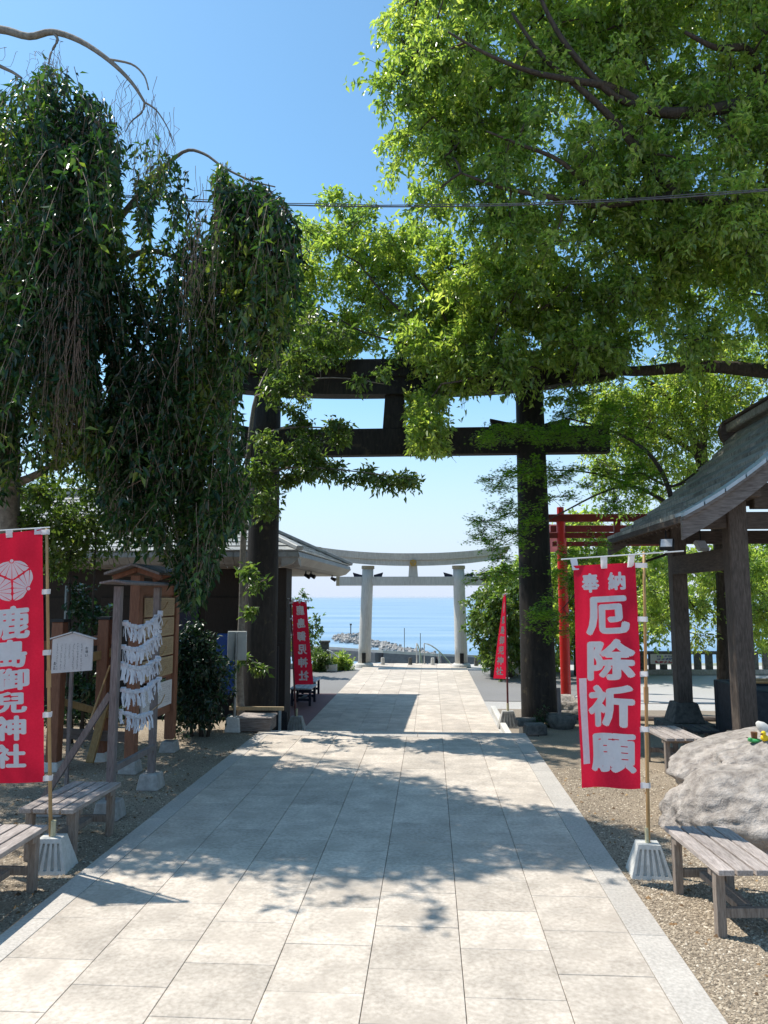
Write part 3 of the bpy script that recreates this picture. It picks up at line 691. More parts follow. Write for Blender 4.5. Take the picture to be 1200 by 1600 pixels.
    for i in range(9):
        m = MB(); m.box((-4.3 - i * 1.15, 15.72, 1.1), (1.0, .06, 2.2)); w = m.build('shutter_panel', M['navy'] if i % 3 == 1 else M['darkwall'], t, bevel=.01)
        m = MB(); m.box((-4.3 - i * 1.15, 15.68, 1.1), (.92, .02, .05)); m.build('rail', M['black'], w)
    m = MB(); m.box((wx - .12, 15.32, A(440, 1130, 15.3).z - .05), (.35, .10, .55)); m.build('plinth', M['black'], t)
    # spotlights under the soffit
    for px in (478, 486, 519):
        p = A(px, 893, 17.5 if px < 500 else 20.5)
        m = MB(); m.tube([(p.x, p.y, ez - .30), (p.x, p.y, ez - .37)], .018, 6); m.tube([(p.x - .03, p.y, ez - .38), (p.x + .10, p.y - .03, ez - .44)], [.035, .055], 8)
        m.build('eave_spotlight', M['black'], t)
hall()

# --- pavilion on the right
def pavilion():
    t = thing('water_pavilion', 'weathered timber purification pavilion with sweeping shingled roof, right of the paving', 'pavilion', (5.5, 11.3, 0))
    ex, rx = 3.18, 5.55; Yn, Yf = 9.45, 13.45; ez = A(1058, 806, Yn).z; H = A(1150, 668, Yf).z - A(950, 838, Yf).z
    prof = lambda q: ez + H * (0.62 * q + 0.38 * q * q)        # q 0..1 eave to ridge
    X = lambda q: ex + (rx - ex) * q
    rows = 10; cols = 7; cache = {}
    for side in (1, -1):
        joined = MB()
        for i in range(rows):
            q0, q1 = i / rows, (i + 1.15) / rows; q1 = min(q1, 1)
            for j in range(cols):
                off = .5 if i % 2 else 0
                y0 = Yn + .33 + (Yf - Yn - .33) * max(0, j - off) / cols; y1 = Yn + .33 + (Yf - Yn - .33) * min(cols, j + 1 - off) / cols
                if i % 2 and j == cols - 1: y1 = Yf
                if side == 1:
                    xa, xb = X(q0), X(q1)
                else: xa, xb = 2 * rx - X(q0), 2 * rx - X(q1)
                za, zb = prof(q0), prof(q1); h = .055 + random.uniform(0, .018)
                y0 += .006; y1 -= .006; xa += random.uniform(-.008, .008)
                vs = [(xa, y0, za), (xa, y1, za), (xb, y1, zb), (xb, y0, zb),
                      (xa, y0, za + h), (xa, y1, za + h + random.uniform(-.006, .006)), (xb, y1, zb + .004), (xb, y0, zb + .004)]
                fs = [(4, 5, 6, 7), (0, 1, 5, 4), (1, 2, 6, 5), (3, 0, 4, 7), (3, 2, 1, 0)]
                if side == 1: m = MB(); m.add(vs, fs); m.build('shingle', M['shingle'], t)
                else: joined.add(vs, fs)
        if side == -1: joined.build('far_shingles', M['shingle'], t, kind='stuff')
        # verge sheets along the near gable
        for i in range(9):
            q0, q1 = i / 9 + .004, (i + 1) / 9 - .004
            xa, xb = (X(q0), X(q1)) if side == 1 else (2 * rx - X(q0), 2 * rx - X(q1))
            za, zb = prof(q0), prof(q1)
            m = MB(); vs = [(xa, Yn - .03, za - .01), (xa, Yn + .34, za - .01), (xb, Yn + .34, zb - .01), (xb, Yn - .03, zb - .01)]
            vs += [(a, b, c + .052) for a, b, c in vs]; m.add(vs, [(4, 5, 6, 7), (0, 1, 5, 4), (1, 2, 6, 5), (2, 3, 7, 6), (3, 0, 4, 7), (3, 2, 1, 0)])
            m.build('verge_sheet', M['sheet'], t)
        # bargeboards near and far
        for yy, th in ((Yn + .03, .07), (Yf - .06, .07)):
            for nm, o0, o1 in (('bargeboard', -.05, -.30), ('bargeboard_cap', -.012, -.05)):
                m = MB(); N = 14; vs = []; fs = []
                for i in range(N + 1):
                    q = i / N; x = X(q) if side == 1 else 2 * rx - X(q); z = prof(q); d = .05 if nm == 'bargeboard_cap' else 0
                    bot = z + o1 + (.05 * q if nm == 'bargeboard' else 0)
                    vs += [(x, yy - d, z + o0), (x, yy + th, z + o0), (x, yy + th, bot), (x, yy - d, bot)]
                for i in range(N):
                    for k in range(4): a = i * 4 + k; b = i * 4 + (k + 1) % 4; fs.append((a, b, b + 4, a + 4))
                fs += [(3, 2, 1, 0), tuple(N * 4 + q for q in range(4))]; m.add(vs, fs); m.build(nm, M['greywood_h'], t)
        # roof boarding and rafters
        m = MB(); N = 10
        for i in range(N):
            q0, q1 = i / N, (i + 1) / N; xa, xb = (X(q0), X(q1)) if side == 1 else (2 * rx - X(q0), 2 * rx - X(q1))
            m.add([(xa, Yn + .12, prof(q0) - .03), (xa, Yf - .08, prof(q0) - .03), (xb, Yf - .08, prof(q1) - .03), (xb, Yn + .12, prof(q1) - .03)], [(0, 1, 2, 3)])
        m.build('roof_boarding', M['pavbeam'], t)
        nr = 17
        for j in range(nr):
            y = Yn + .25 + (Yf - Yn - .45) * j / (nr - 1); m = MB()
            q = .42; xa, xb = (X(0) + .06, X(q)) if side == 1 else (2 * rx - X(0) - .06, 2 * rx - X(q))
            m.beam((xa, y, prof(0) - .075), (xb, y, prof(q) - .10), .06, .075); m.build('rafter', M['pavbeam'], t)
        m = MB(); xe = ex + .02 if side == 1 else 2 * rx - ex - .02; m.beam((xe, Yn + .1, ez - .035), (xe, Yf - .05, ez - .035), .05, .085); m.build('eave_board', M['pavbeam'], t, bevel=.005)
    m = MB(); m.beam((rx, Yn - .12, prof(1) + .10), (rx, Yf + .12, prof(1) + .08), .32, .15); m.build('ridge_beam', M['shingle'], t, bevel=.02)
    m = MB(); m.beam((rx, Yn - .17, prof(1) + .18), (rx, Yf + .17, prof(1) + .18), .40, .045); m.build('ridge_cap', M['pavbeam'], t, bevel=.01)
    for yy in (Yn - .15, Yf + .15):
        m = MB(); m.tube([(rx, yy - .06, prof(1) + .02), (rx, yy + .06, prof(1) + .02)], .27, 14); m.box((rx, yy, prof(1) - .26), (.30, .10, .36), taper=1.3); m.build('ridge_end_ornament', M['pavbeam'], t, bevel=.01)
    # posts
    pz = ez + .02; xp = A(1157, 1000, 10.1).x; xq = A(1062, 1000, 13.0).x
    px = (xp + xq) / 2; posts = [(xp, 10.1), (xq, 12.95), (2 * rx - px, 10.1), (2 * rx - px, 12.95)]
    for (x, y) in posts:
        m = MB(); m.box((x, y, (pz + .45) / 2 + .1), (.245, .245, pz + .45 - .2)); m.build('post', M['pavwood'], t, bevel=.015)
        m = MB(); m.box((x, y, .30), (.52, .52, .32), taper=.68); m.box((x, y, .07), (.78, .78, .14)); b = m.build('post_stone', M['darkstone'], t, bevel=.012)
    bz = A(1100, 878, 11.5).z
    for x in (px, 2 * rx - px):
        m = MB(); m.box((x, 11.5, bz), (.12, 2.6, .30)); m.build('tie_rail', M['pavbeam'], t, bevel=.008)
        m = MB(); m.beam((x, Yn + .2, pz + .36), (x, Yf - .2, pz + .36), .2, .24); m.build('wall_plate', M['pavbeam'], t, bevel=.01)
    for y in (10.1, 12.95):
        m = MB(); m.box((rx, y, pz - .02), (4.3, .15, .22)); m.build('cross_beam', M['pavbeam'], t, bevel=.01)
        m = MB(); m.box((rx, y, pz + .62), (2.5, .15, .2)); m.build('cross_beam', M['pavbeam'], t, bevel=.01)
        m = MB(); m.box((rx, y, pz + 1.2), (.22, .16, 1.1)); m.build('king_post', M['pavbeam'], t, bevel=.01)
        for s in (-1, 1):
            m = MB(); m.box((rx + s * 1.1, y, pz + .31), (.3, .17, .34)); m.build('bracket_block', M['pavbeam'], t, bevel=.01)
    # floodlights under the eave
    for p, s, lab in ((A(1042, 851, 10.4), -1, 1), (A(1096, 853, 11.2), 1, 0)):
        f = thing('floodlight', ('square floodlight with pale glass hung under the near corner of the pavilion eave' if lab else 'smaller pale floodlight fixed to the pavilion tie rail, right of the eave lamp'), 'floodlight', tuple(p))
        Rm = Matrix.Rotation(rad(25 * s), 3, 'Z') @ Matrix.Rotation(rad(-35), 3, 'X')
        m = MB(); m.box(p, (.19, .07, .17), Rm); m.build('housing', M['black'] if lab else M['backboard'], f, bevel=.01)
        m = MB(); m.box(p + Rm @ Vector((0, -.037, 0)), (.15, .008, .13), Rm); m.build('glass', M['lensglass'], f)
        m = MB(); m.beam(p + Vector((0, .03, .05)), p + Vector((0.02, .10, .30)), .02, .03); m.build('bracket', M['black'], f)
pavilion()
# basin under the pavilion
bs = thing('water_basin', 'dark stone water basin under the pavilion roof at the right edge', 'basin', (5.6, 11.5, 0))
m = MB(); bx0, bx1, by0, by1, bz1 = A(1174, 1085, 10.9).x, 6.5, 10.75, 12.3, A(1180, 1080, 10.8).z
for c, s in ((((bx0 + bx1) / 2, by0 + .07, bz1 / 2), (bx1 - bx0, .14, bz1)), (((bx0 + bx1) / 2, by1 - .07, bz1 / 2), (bx1 - bx0, .14, bz1)),
             ((bx0 + .07, (by0 + by1) / 2, bz1 / 2), (.14, by1 - by0 - .286, bz1 - .002)), ((bx1 - .07, (by0 + by1) / 2, bz1 / 2), (.14, by1 - by0 - .286, bz1 - .002)),
             (((bx0 + bx1) / 2, (by0 + by1) / 2, .15), (bx1 - bx0 - .29, by1 - by0 - .29, .3))): m.box(c, s)
m.build('trough', M['basin'], bs, bevel=.012)
m = MB(); m.box(((bx0 + bx1) / 2, (by0 + by1) / 2, bz1 - .08), (bx1 - bx0 - .29, by1 - by0 - .29, .01)); m.build('water', M['basin'], bs)
for yy in (by0 + .25, by0 + .55):
    m = MB(); m.tube([(bx0 - .02, yy, bz1 + .10), (bx1, yy, bz1 + .12)], .022, 8); m.build('ladle_rail', M['bamboo'], bs)
for xx in (bx0 + .05, bx1 - .1):
    m = MB(); m.box((xx, by0 + .4, bz1 + .045), (.05, .5, .085)); m.build('rail_support', M['greywood_h'], bs)
for k_, xx in enumerate((5.1, 5.5)):
    ld = thing('ladle', 'bamboo ladle resting on the basin rails, %s' % ('nearer the edge post' if k_ == 0 else 'farther right'), 'ladle', (xx, by0 + .3, bz1 + .13))
    m = MB(); m.tube([(xx, by0 + .05, bz1 + .135), (xx + .03, by0 + .6, bz1 + .155)], .009, 6); m.build('handle', M['bamboo'], ld)
    m = MB(); m.tube([(xx, by0 + .02, bz1 + .10), (xx, by0 + .02, bz1 + .17)], .04, 10); m.build('cup', M['bamboo'], ld)

# --- small red torii in a row
def red_torii(px, Y, label):
    x = A(px, 1000, Y).x; w = A(1061, 1000, Y).x - x
    t = thing('torii_gate', label, 'torii gate', (x + w / 2, Y, LOW), 'small red torii in a row')
    k = Y / 18.3
    top = A(px, 815, 18.3).z; n1, n0 = A(px, 833, 18.3).z, A(px, 840, 18.3).z
    for xx in (x, x + w):
        m = MB(); m.tube([(xx, Y, LOW), (xx, Y, top)], .105, 16); m.tube([(xx, Y, top + .17), (xx, Y, top + .36)], .085, 10); m.build('pillar', M['vermilion'], t, smooth=False)
    m = MB(); m.box((x + w / 2, Y, top + .09), (w + .72, .2, .18)); m.build('lintel', M['darkred'], t, bevel=.01)
    m = MB(); m.box((x + w / 2, Y, (n0 + n1) / 2), (w + .62, .10, .13)); m.build('tie_beam', M['darkred'], t, bevel=.008)
    m = MB(); m.box((x + w / 2, Y, (top + n1) / 2), (.16, .08, top - n1 - .01)); m.build('central_strut', M['darkred'], t)
red_torii(881, 18.35, 'small red painted torii behind the dark gate, nearest of its row')
red_torii(884, 21.3, 'small red painted torii half hidden by the nearer one, second of its row')
m = MB(); p = A(868, 841, 23.0); m.box(p, (.55, .05, .85)); m.tube([(p.x - .2, p.y, LOW), (p.x - .2, p.y, p.z - .4)], .03, 6)
pk = thing('sign', 'pale pink panel sign seen between the dark gate pillar and the red torii', 'sign', (p.x, p.y, LOW))
m = MB(); m.box(p, (.55, .05, .85)); m.build('panel', M['pinkpanel'], pk, bevel=.005)
m = MB(); m.tube([(p.x - .30, p.y + .05, LOW), (p.x - .30, p.y + .05, p.z + .3)], .03, 8); m.build('post', M['alu'], pk)

# --- stone fence on the right and left
def picket_fence(x0, x1, y0, y1, step, label, h=.78, pw=.22, wood='darkstone'):
    t = thing('fence', label, 'fence', ((x0 + x1) / 2, (y0 + y1) / 2, LOW))
    d = Vector((x1 - x0, y1 - y0, 0)); n = max(2, int(d.length / step)); ang = math.atan2(d.y, d.x); Rm = Matrix.Rotation(ang, 3, 'Z')
    a, b = Vector((x0, y0, 0)), Vector((x1, y1, 0))
    m = MB(); m.box((a + b) / 2 + Vector((0, 0, LOW + .09)), (d.length, .26, .18), Rm); m.build('base_rail', M['shaded_dirty_block'], t, bevel=.01)
    m = MB(); m.box((a + b) / 2 + Vector((0, 0, LOW + h - .05)), (d.length, .2, .11), Rm); m.build('top_rail', M[wood], t, bevel=.01)
    for i in range(n + 1):
        p = a.lerp(b, i / n); big = i % 5 == 0; m = MB()
        m.box(p + Vector((0, 0, LOW + (.18 + h - .105) / 2 if not big else LOW + (h + .23) / 2)), (pw * (1.25 if big else 1), .15 if not big else .27, h - .105 - .18 if not big else h - .13), Rm)
        m.build('picket', M[wood], t)
fx0, fx1 = A(985, 1055, 27.3).x, A(1330, 1055, 27.6).x
picket_fence(fx0, fx1, 27.4, 27.9, .40, 'dark stone picket fence along the cliff edge behind the right-hand pavilion', .82)
picket_fence(-13.0, A(500, 1040, 27.2).x, 28.9, 29.0, .40, 'dark stone picket fence beside the hall, left of the pale torii', .80)
m = MB(); pe = A(503, 1030, 28.9); m.box((pe.x + .1, 28.9, LOW + .5), (.32, .32, 1.0)); m.box((pe.x + .1, 28.9, LOW + 1.03), (.40, .40, .08)); tag(m.build('gate_post', M['darkstone'], None, bevel=.01), 'thick dark end post of the left cliff fence', 'post')
# notice cloth on the fence
sg = thing('notice_banner', 'white notice banner with blue and red lines of writing tied to the cliff fence', 'banner', (A(1040, 1030, 27.2).x, 27.22, 0))
c0, c1 = A(1016, 1022, 27.22), A(1066, 1038, 27.22)
m = MB(); m.box((c0 + c1) / 2, (c1.x - c0.x, .012, c0.z - c1.z)); m.build('cloth', M['signwhite'], sg)
def marks(name, mat, parent, o, ux, uz, cols, rows, w, h, density=5):
    """rows of small unreadable printed characters: tiny strokes; o top-left corner, ux/uz unit vectors"""
    m = MB(); nrm = Vector(ux).cross(Vector(uz)).normalized(); ux = Vector(ux); uz = Vector(uz); cw_, ch_ = w / cols, h / rows
    for r in range(rows):
        for c in range(cols):
            if random.random() < .08: continue
            for k in range(density):
                hor = random.random() < .55
                cx = (c + random.uniform(.2, .8)) * cw_; cz = (r + random.uniform(.15, .85)) * ch_
                lw, lh = (cw_ * random.uniform(.4, .75), ch_ * .12) if hor else (cw_ * .13, ch_ * random.uniform(.35, .7))
                p = Vector(o) + ux * cx - uz * cz
                q = [p - ux * lw / 2 - uz * lh / 2, p + ux * lw / 2 - uz * lh / 2, p + ux * lw / 2 + uz * lh / 2, p - ux * lw / 2 + uz * lh / 2]
                m.add(q, [(0, 1, 2, 3)])
    return m.build(name, mat, parent, kind='stuff')
yy = 27.205; wv = c1.x - c0.x; hv = c0.z - c1.z
marks('lettering', M['blueink'], sg, (c0.x + wv * .2, yy, c0.z - hv * .10), (1, 0, 0), (0, 0, 1), 9, 1, wv * .75, hv * .22, 6)
marks('lettering', M['blueink'], sg, (c0.x + wv * .2, yy, c0.z - hv * .38), (1, 0, 0), (0, 0, 1), 6, 1, wv * .75, hv * .22, 8)
marks('lettering', M['redink'], sg, (c0.x + wv * .12, yy, c0.z - hv * .66), (1, 0, 0), (0, 0, 1), 6, 1, wv * .85, hv * .26, 9)

# --- stone marker, handrails and bits at the top of the sea stairs
m = MB(); p = G(806, 1052, LOW); m.box((p.x, p.y, LOW + .5), (.26, .24, 1.0), taper=.8); m.box((p.x, p.y, LOW + 1.06), (.2, .18, .12), taper=.4)
tag(m.build('stone_marker', M['block'], None, loc=(p.x, p.y, LOW), bevel=.02), 'pale upright stone marker by the trees right of the far torii', 'marker stone')
def handrail(x0, y0, x1, y1, zdrop, label, h=.85):
    t = thing('handrail', label, 'handrail', (x0, y0, LOW)); pts = []
    for i in range(9):
        f = i / 8; pts.append((x0 + (x1 - x0) * f, y0 + (y1 - y0) * f, LOW + h - zdrop * f ** 1.5))
    pts = [(x0, y0, LOW)] + pts
    m = MB(); m.tube(pts, .03, 8); m.build('rail', M['whiteplastic'], t, smooth=True)
    m = MB(); m.tube([(x0 + (x1 - x0) * .5, y0 + (y1 - y0) * .5, LOW - zdrop * .3 - .6), (x0 + (x1 - x0) * .5, y0 + (y1 - y0) * .5, LOW + h - zdrop * .35)], .025, 8); m.build('post', M['whiteplastic'], t)
handrail(A(651, 1030, 31).x, 31.0, A(660, 1030, 34).x, 34, 1.2, 'white handrail going down the sea stairs, left one of the pair')
handrail(A(663, 1030, 31).x, 31.0, A(707, 1030, 34.5).x, 34.5, 1.25, 'white curved handrail going down the sea stairs, right one of the pair')
st2 = G(518, 1049, LOW)
t = thing('water_tap', 'small white tap stand on a concrete block by the left cliff fence', 'tap stand', tuple(st2))
m = MB(); m.box(st2 + Vector((0, 0, .13)), (.42, .35, .26)); m.build('block', M['block'], t, bevel=.02)
m = MB(); m.tube([st2 + Vector((0, 0, .26)), st2 + Vector((0, 0, .72)), st2 + Vector((-.18, -.03, .78))], .035, 8); m.tube([st2 + Vector((0, 0, .7)), st2 + Vector((.28, 0, .5))], .025, 8); m.build('pipe', M['whiteplastic'], t)
for i, px in enumerate((548, 598, 641, 676, 744, 757)):
    p = A(px, 1040, 30.6); m = MB(); m.tube([(p.x, p.y, LOW), (p.x, p.y, LOW + .30)], [.09, .07], 10)
    tag(m.build('bollard', M['block' if i % 2 else 'darkstone'], None, loc=(p.x, p.y, LOW)), ['short dark bollard at the left foot of the far torii', 'short pale bollard just inside the left leg of the far torii', 'short dark bollard at the middle of the stair head', 'short pale bollard right of the curved handrail',
        'short dark bollard just outside the right leg of the far torii', 'short pale bollard below the tree by the far torii'][i], 'bollard', 'bollards at the stair head')

# --- far coast: breakwater, viaduct
def breakwater():
    path_ = [A(700, 1034, 1), A(640, 1022, 1), A(600, 1012, 1), A(575, 1006, 1), A(548, 1004, 1), A(534, 1000, 1), (A(545, 995, 1)), (A(562, 994, 1))]
    pts = []
    for p in [(705, 1035), (640, 1020), (600, 1010), (570, 1004), (548, 1003), (536, 999), (540, 994.5), (562, 993)]: pts.append(G(p[0], p[1], -44))
    m = MB(); bv, bf = [], []
    for i in range(len(pts) - 1):
        a, b = pts[i], pts[i + 1]; n = max(6, int((b - a).length / 3.0))
        for k_ in range(n):
            p = a.lerp(b, k_ / n)
            for q in range(7):
                s = random.uniform(1.5, 3.8); c = p + Vector((random.gauss(0, 5), random.gauss(0, 6), random.uniform(-.5, 2.4)))
                m.box(c, (s, s * .9, s * .8), Matrix.Rotation(random.uniform(0, 3), 3, Vector((random.random(), random.random(), 1)).normalized()), taper=.7)
    o = m.build('breakwater', M['breakrock'], None); o['kind'] = 'structure'; tag(o, 'curving breakwater of pale boulders reaching out into the sea', 'breakwater')
    p = G(548, 993, -43); m = MB(); m.tube([p, p + Vector((0, 0, 12))], .7, 6); m.tube([p + Vector((0, 0, 12)), p + Vector((0, 0, 14))], 1.3, 8)
    tag(m.build('beacon', M['darkstone'], None), 'thin dark beacon mast standing on the tip of the breakwater', 'beacon')
breakwater()
def viaduct():
    t = thing('viaduct', 'long grey elevated road crossing behind the far torii near the shore', 'viaduct', tuple(A(640, 1025, 300)))
    P = [(430, 1008.5, 340), (530, 1013, 315), (600, 1018, 300), (680, 1023, 300), (760, 1026, 310), (860, 1027, 330), (1000, 1027, 350)]; pts = [A(*p) for p in P]
    m = MB(); e = MB()
    for a, b in zip(pts[:-1], pts[1:]): m.beam(a + Vector((0, 0, -2.2)), b + Vector((0, 0, -2.2)), 11, 4.0); e.beam(a + Vector((0, -5.4, .35)), b + Vector((0, -5.4, .35)), .3, 1.0)
    m.build('deck', M['viaduct'], t); e.build('parapet', M['concrete'], t)
    for p in [A(x, 1025, 302) for x in (480, 560, 637, 700, 780)]:
        m = MB(); m.box((p.x, p.y, (p.z - 3.2 - 44) / 2), (5, 3, p.z - 3.2 + 44)); m.build('pier', M['viaduct'], t)
    for i, px in enumerate((632, 657, 758, 768)):
        p = A(px, 1025, 298); m = MB(); m.tube([p, p + Vector((0, 0, 9 if i != 0 else 11))], .16, 5)
        m.build('lamp_mast', M['alu'], t)
viaduct()

# ================================================================== BENCHES
def make_bench(name, label, L=.93, Wd=.47, H=.45, group='slatted benches on the gravel', mats=('bench', 'benchleg')):
    t = thing(name, label, 'bench', (0, 0, 0), group); n = 4; sw = (Wd - .018 * (n - 1)) / n
    for i in range(n):
        m = MB(); x = -Wd / 2 + sw / 2 + i * (sw + .018); m.box((x, 0, H - .018 + random.uniform(-.001, .001)), (sw, L + random.uniform(-.004, .004), .036)); m.build('slat', M[mats[0]], t, bevel=.003)
    for sy in (-1, 1):
        y = sy * (L / 2 - .17)
        m = MB(); m.box((0, y, H - .061), (Wd - .02, .05, .048)); m.build('cross_rail', M[mats[1]], t, bevel=.003)
        for sx in (-1, 1):
            m = MB(); m.box((sx * (Wd / 2 - .045), y + sy * .056, (H - .037) / 2), (.06, .06, H - .037)); m.build('leg', M[mats[1]], t, bevel=.003)
        m = MB(); m.box((0, y + sy * .056, .15), (Wd - .152, .035, .06)); m.build('stretcher', M[mats[1]], t, bevel=.002)
    m = MB(); m.box((0, 0, .155), (.10, L - .34, .045)); m.build('long_stretcher', M[mats[1]], t, bevel=.002)
    return t
b0 = make_bench('bench', 'weathered slatted bench in full sun at the right foreground, before the boulder')
b0.location = (2.05, 5.60, 0); b0.rotation_euler[2] = rad(3.5); LOC[b0.name] = Vector(b0.location)
copy_tree(b0, None, (-3.19, 6.66, 0), rad(-1), 'weathered slatted bench half in shade behind the left banner pole')
copy_tree(b0, None, (-3.19, 5.32, 0), rad(1), 'weathered slatted bench cut by the left edge, nearest the camera on that side')
copy_tree(b0, None, (3.13, 10.15, 0), rad(4), 'weathered slatted bench behind the tall right banner, beside the boulder')
s = thing('bench', 'low slatted stool-like bench in the shade beside the near pavilion post', 'bench', (3.9, 10.7, 0))
for i in range(3):
    m = MB(); m.box((3.78 + i * .13, 11.3, .30), (.11, .55, .03)); m.build('slat', M['basin'], s, bevel=.003)
for sx in (3.76, 4.06):
    for sy in (11.08, 11.52):
        m = MB(); m.box((sx, sy, .14), (.05, .05, .28)); m.build('leg', M['benchleg'], s)
# the two far benches by the hall
for (px, py, lab) in ((470, 1103, 'dark-framed bench with pale blue slats behind the left far banner, nearer one'), (478, 1090, 'dark-framed bench with pale blue slats behind the left far banner, farther one')):
    g = G(px, py, LOW); fb = make_bench('bench', lab, 1.0, .55, .45, 'pale blue benches by the hall', ('blueseat', 'navy'))
    fb.location = (g.x, g.y + .4, LOW)

# ================================================================== BANNERS
def base_block(parent_t, p, mat='block', s=1.0, rz=0, name='base_block', ribs=True):
    """slotted concrete flag base: a truncated pyramid with vertical flutes"""
    Rm = Matrix.Rotation(rz, 3, 'Z'); h = .27 * s; b, tt = .175 * s, .095 * s; d0, d1 = .15 * s, .075 * s
    m = MB(); k = 5; front = []
    # front face built as flutes: alternating proud and recessed strips
    nb = 2 * k + 1
    for side in (-1, 1):
        for i in range(nb):
            rec = (i % 2 == 1); f0, f1 = i / nb * 2 - 1, (i + 1) / nb * 2 - 1; wfac = .88
            dd = .022 * s if rec and ribs else 0
            z0, z1 = (.03 * s, h - .035 * s) if rec else (0, h)
            def pt(f, z, dd=dd):
                q = z / h; wx = (b + (tt - b) * q); yy = (d0 + (d1 - d0) * q) - dd
                return Rm @ Vector((f * wx, -yy * side, z)) + p
            if rec and ribs:
                m.add([pt(f0, z0), pt(f1, z0), pt(f1, z1), pt(f0, z1), pt(f0, z0, 0), pt(f1, z0, 0), pt(f1, z1, 0), pt(f0, z1, 0)],
                      [(0, 1, 2, 3), (0, 4, 5, 1), (1, 5, 6, 2), (2, 6, 7, 3), (3, 7, 4, 0)])
                m.add([pt(f0, 0, 0), pt(f1, 0, 0), pt(f1, z0, 0), pt(f0, z0, 0)], [(0, 1, 2, 3)]); m.add([pt(f0, z1, 0), pt(f1, z1, 0), pt(f1, h, 0), pt(f0, h, 0)], [(0, 1, 2, 3)])
            else: m.add([pt(f0, 0, 0), pt(f1, 0, 0), pt(f1, h, 0), pt(f0, h, 0)], [(0, 1, 2, 3)])
    def q3(x, y, z): return Rm @ Vector((x, y, z)) + p
    m.add([q3(-tt, -d1, h), q3(tt, -d1, h), q3(tt, d1, h), q3(-tt, d1, h)], [(0, 1, 2, 3)])
    for sx in (-1, 1): m.add([q3(sx * b, -d0, 0), q3(sx * b, d0, 0), q3(sx * tt, d1, h), q3(sx * tt, -d1, h)], [(0, 1, 2, 3)])
    m.build(name, M[mat], parent_t)
    m = MB(); m.tube([p + Vector((0, 0, h)), p + Vector((0, 0, h + .13 * s))], .022 * s, 10); m.build('socket', M['cream'], parent_t)
def crest(cx, cy, r):
    """round crest of three fans; returns list of polygons in cloth coordinates"""
    out = []
    for k in range(3):
        a0 = math.pi / 2 + k * 2 * math.pi / 3; ox, oy = math.cos(a0) * .90, math.sin(a0) * .95; n = 8; spread = 1.50
        for i in range(n):
            b0 = a0 + math.pi - spread + 2 * spread * i / n + .022; b1 = a0 + math.pi - spread + 2 * spread * (i + 1) / n - .022
            poly = []
            def far(b):
                dx, dy = math.cos(b), math.sin(b); bb = ox * dx + oy * dy; cc = ox * ox + oy * oy - 1.0
                t = -bb + math.sqrt(max(bb * bb - cc, 0))
                # stay inside the third of the disc that belongs to this fan
                tt = 0.0
                while tt < t:
                    x, y = ox + dx * (tt + .02), oy + dy * (tt + .02); an = math.atan2(y, x); df = abs((an - a0 + math.pi) % (2 * math.pi) - math.pi)
                    if df > math.pi / 3 - .028 / max(math.hypot(x, y), .1): break
                    tt += .02
                return min(t * .985, tt + .0, .98)
            pts = [(ox + math.cos(b0) * .12, oy + math.sin(b0) * .12)]
            m_ = 6; fars = [far(b0 + (b1 - b0) * j / m_) for j in range(m_ + 1)]; fm = min(max(fars), 1.0)
            for j in range(m_ + 1):
                b = b0 + (b1 - b0) * j / m_; rr = min(fars[j], fm) - .025 * abs(j / m_ * 2 - 1) ** 3; pts.append((ox + math.cos(b) * rr, oy + math.sin(b) * rr))
            pts.append((ox + math.cos(b1) * .12, oy + math.sin(b1) * .12))
            out.append([(cx + x * r, cy + y * r) for x, y in pts] if max(fars) > .15 else [(cx + ox * r, cy + oy * r), (cx + ox * r + .001, cy + oy * r), (cx + ox * r, cy + oy * r + .001)])
        out.append([(cx + (ox + math.cos(q) * .085) * r, cy + (oy + math.sin(q) * .085) * r) for q in np.linspace(0, 6.0, 9)])
    return out
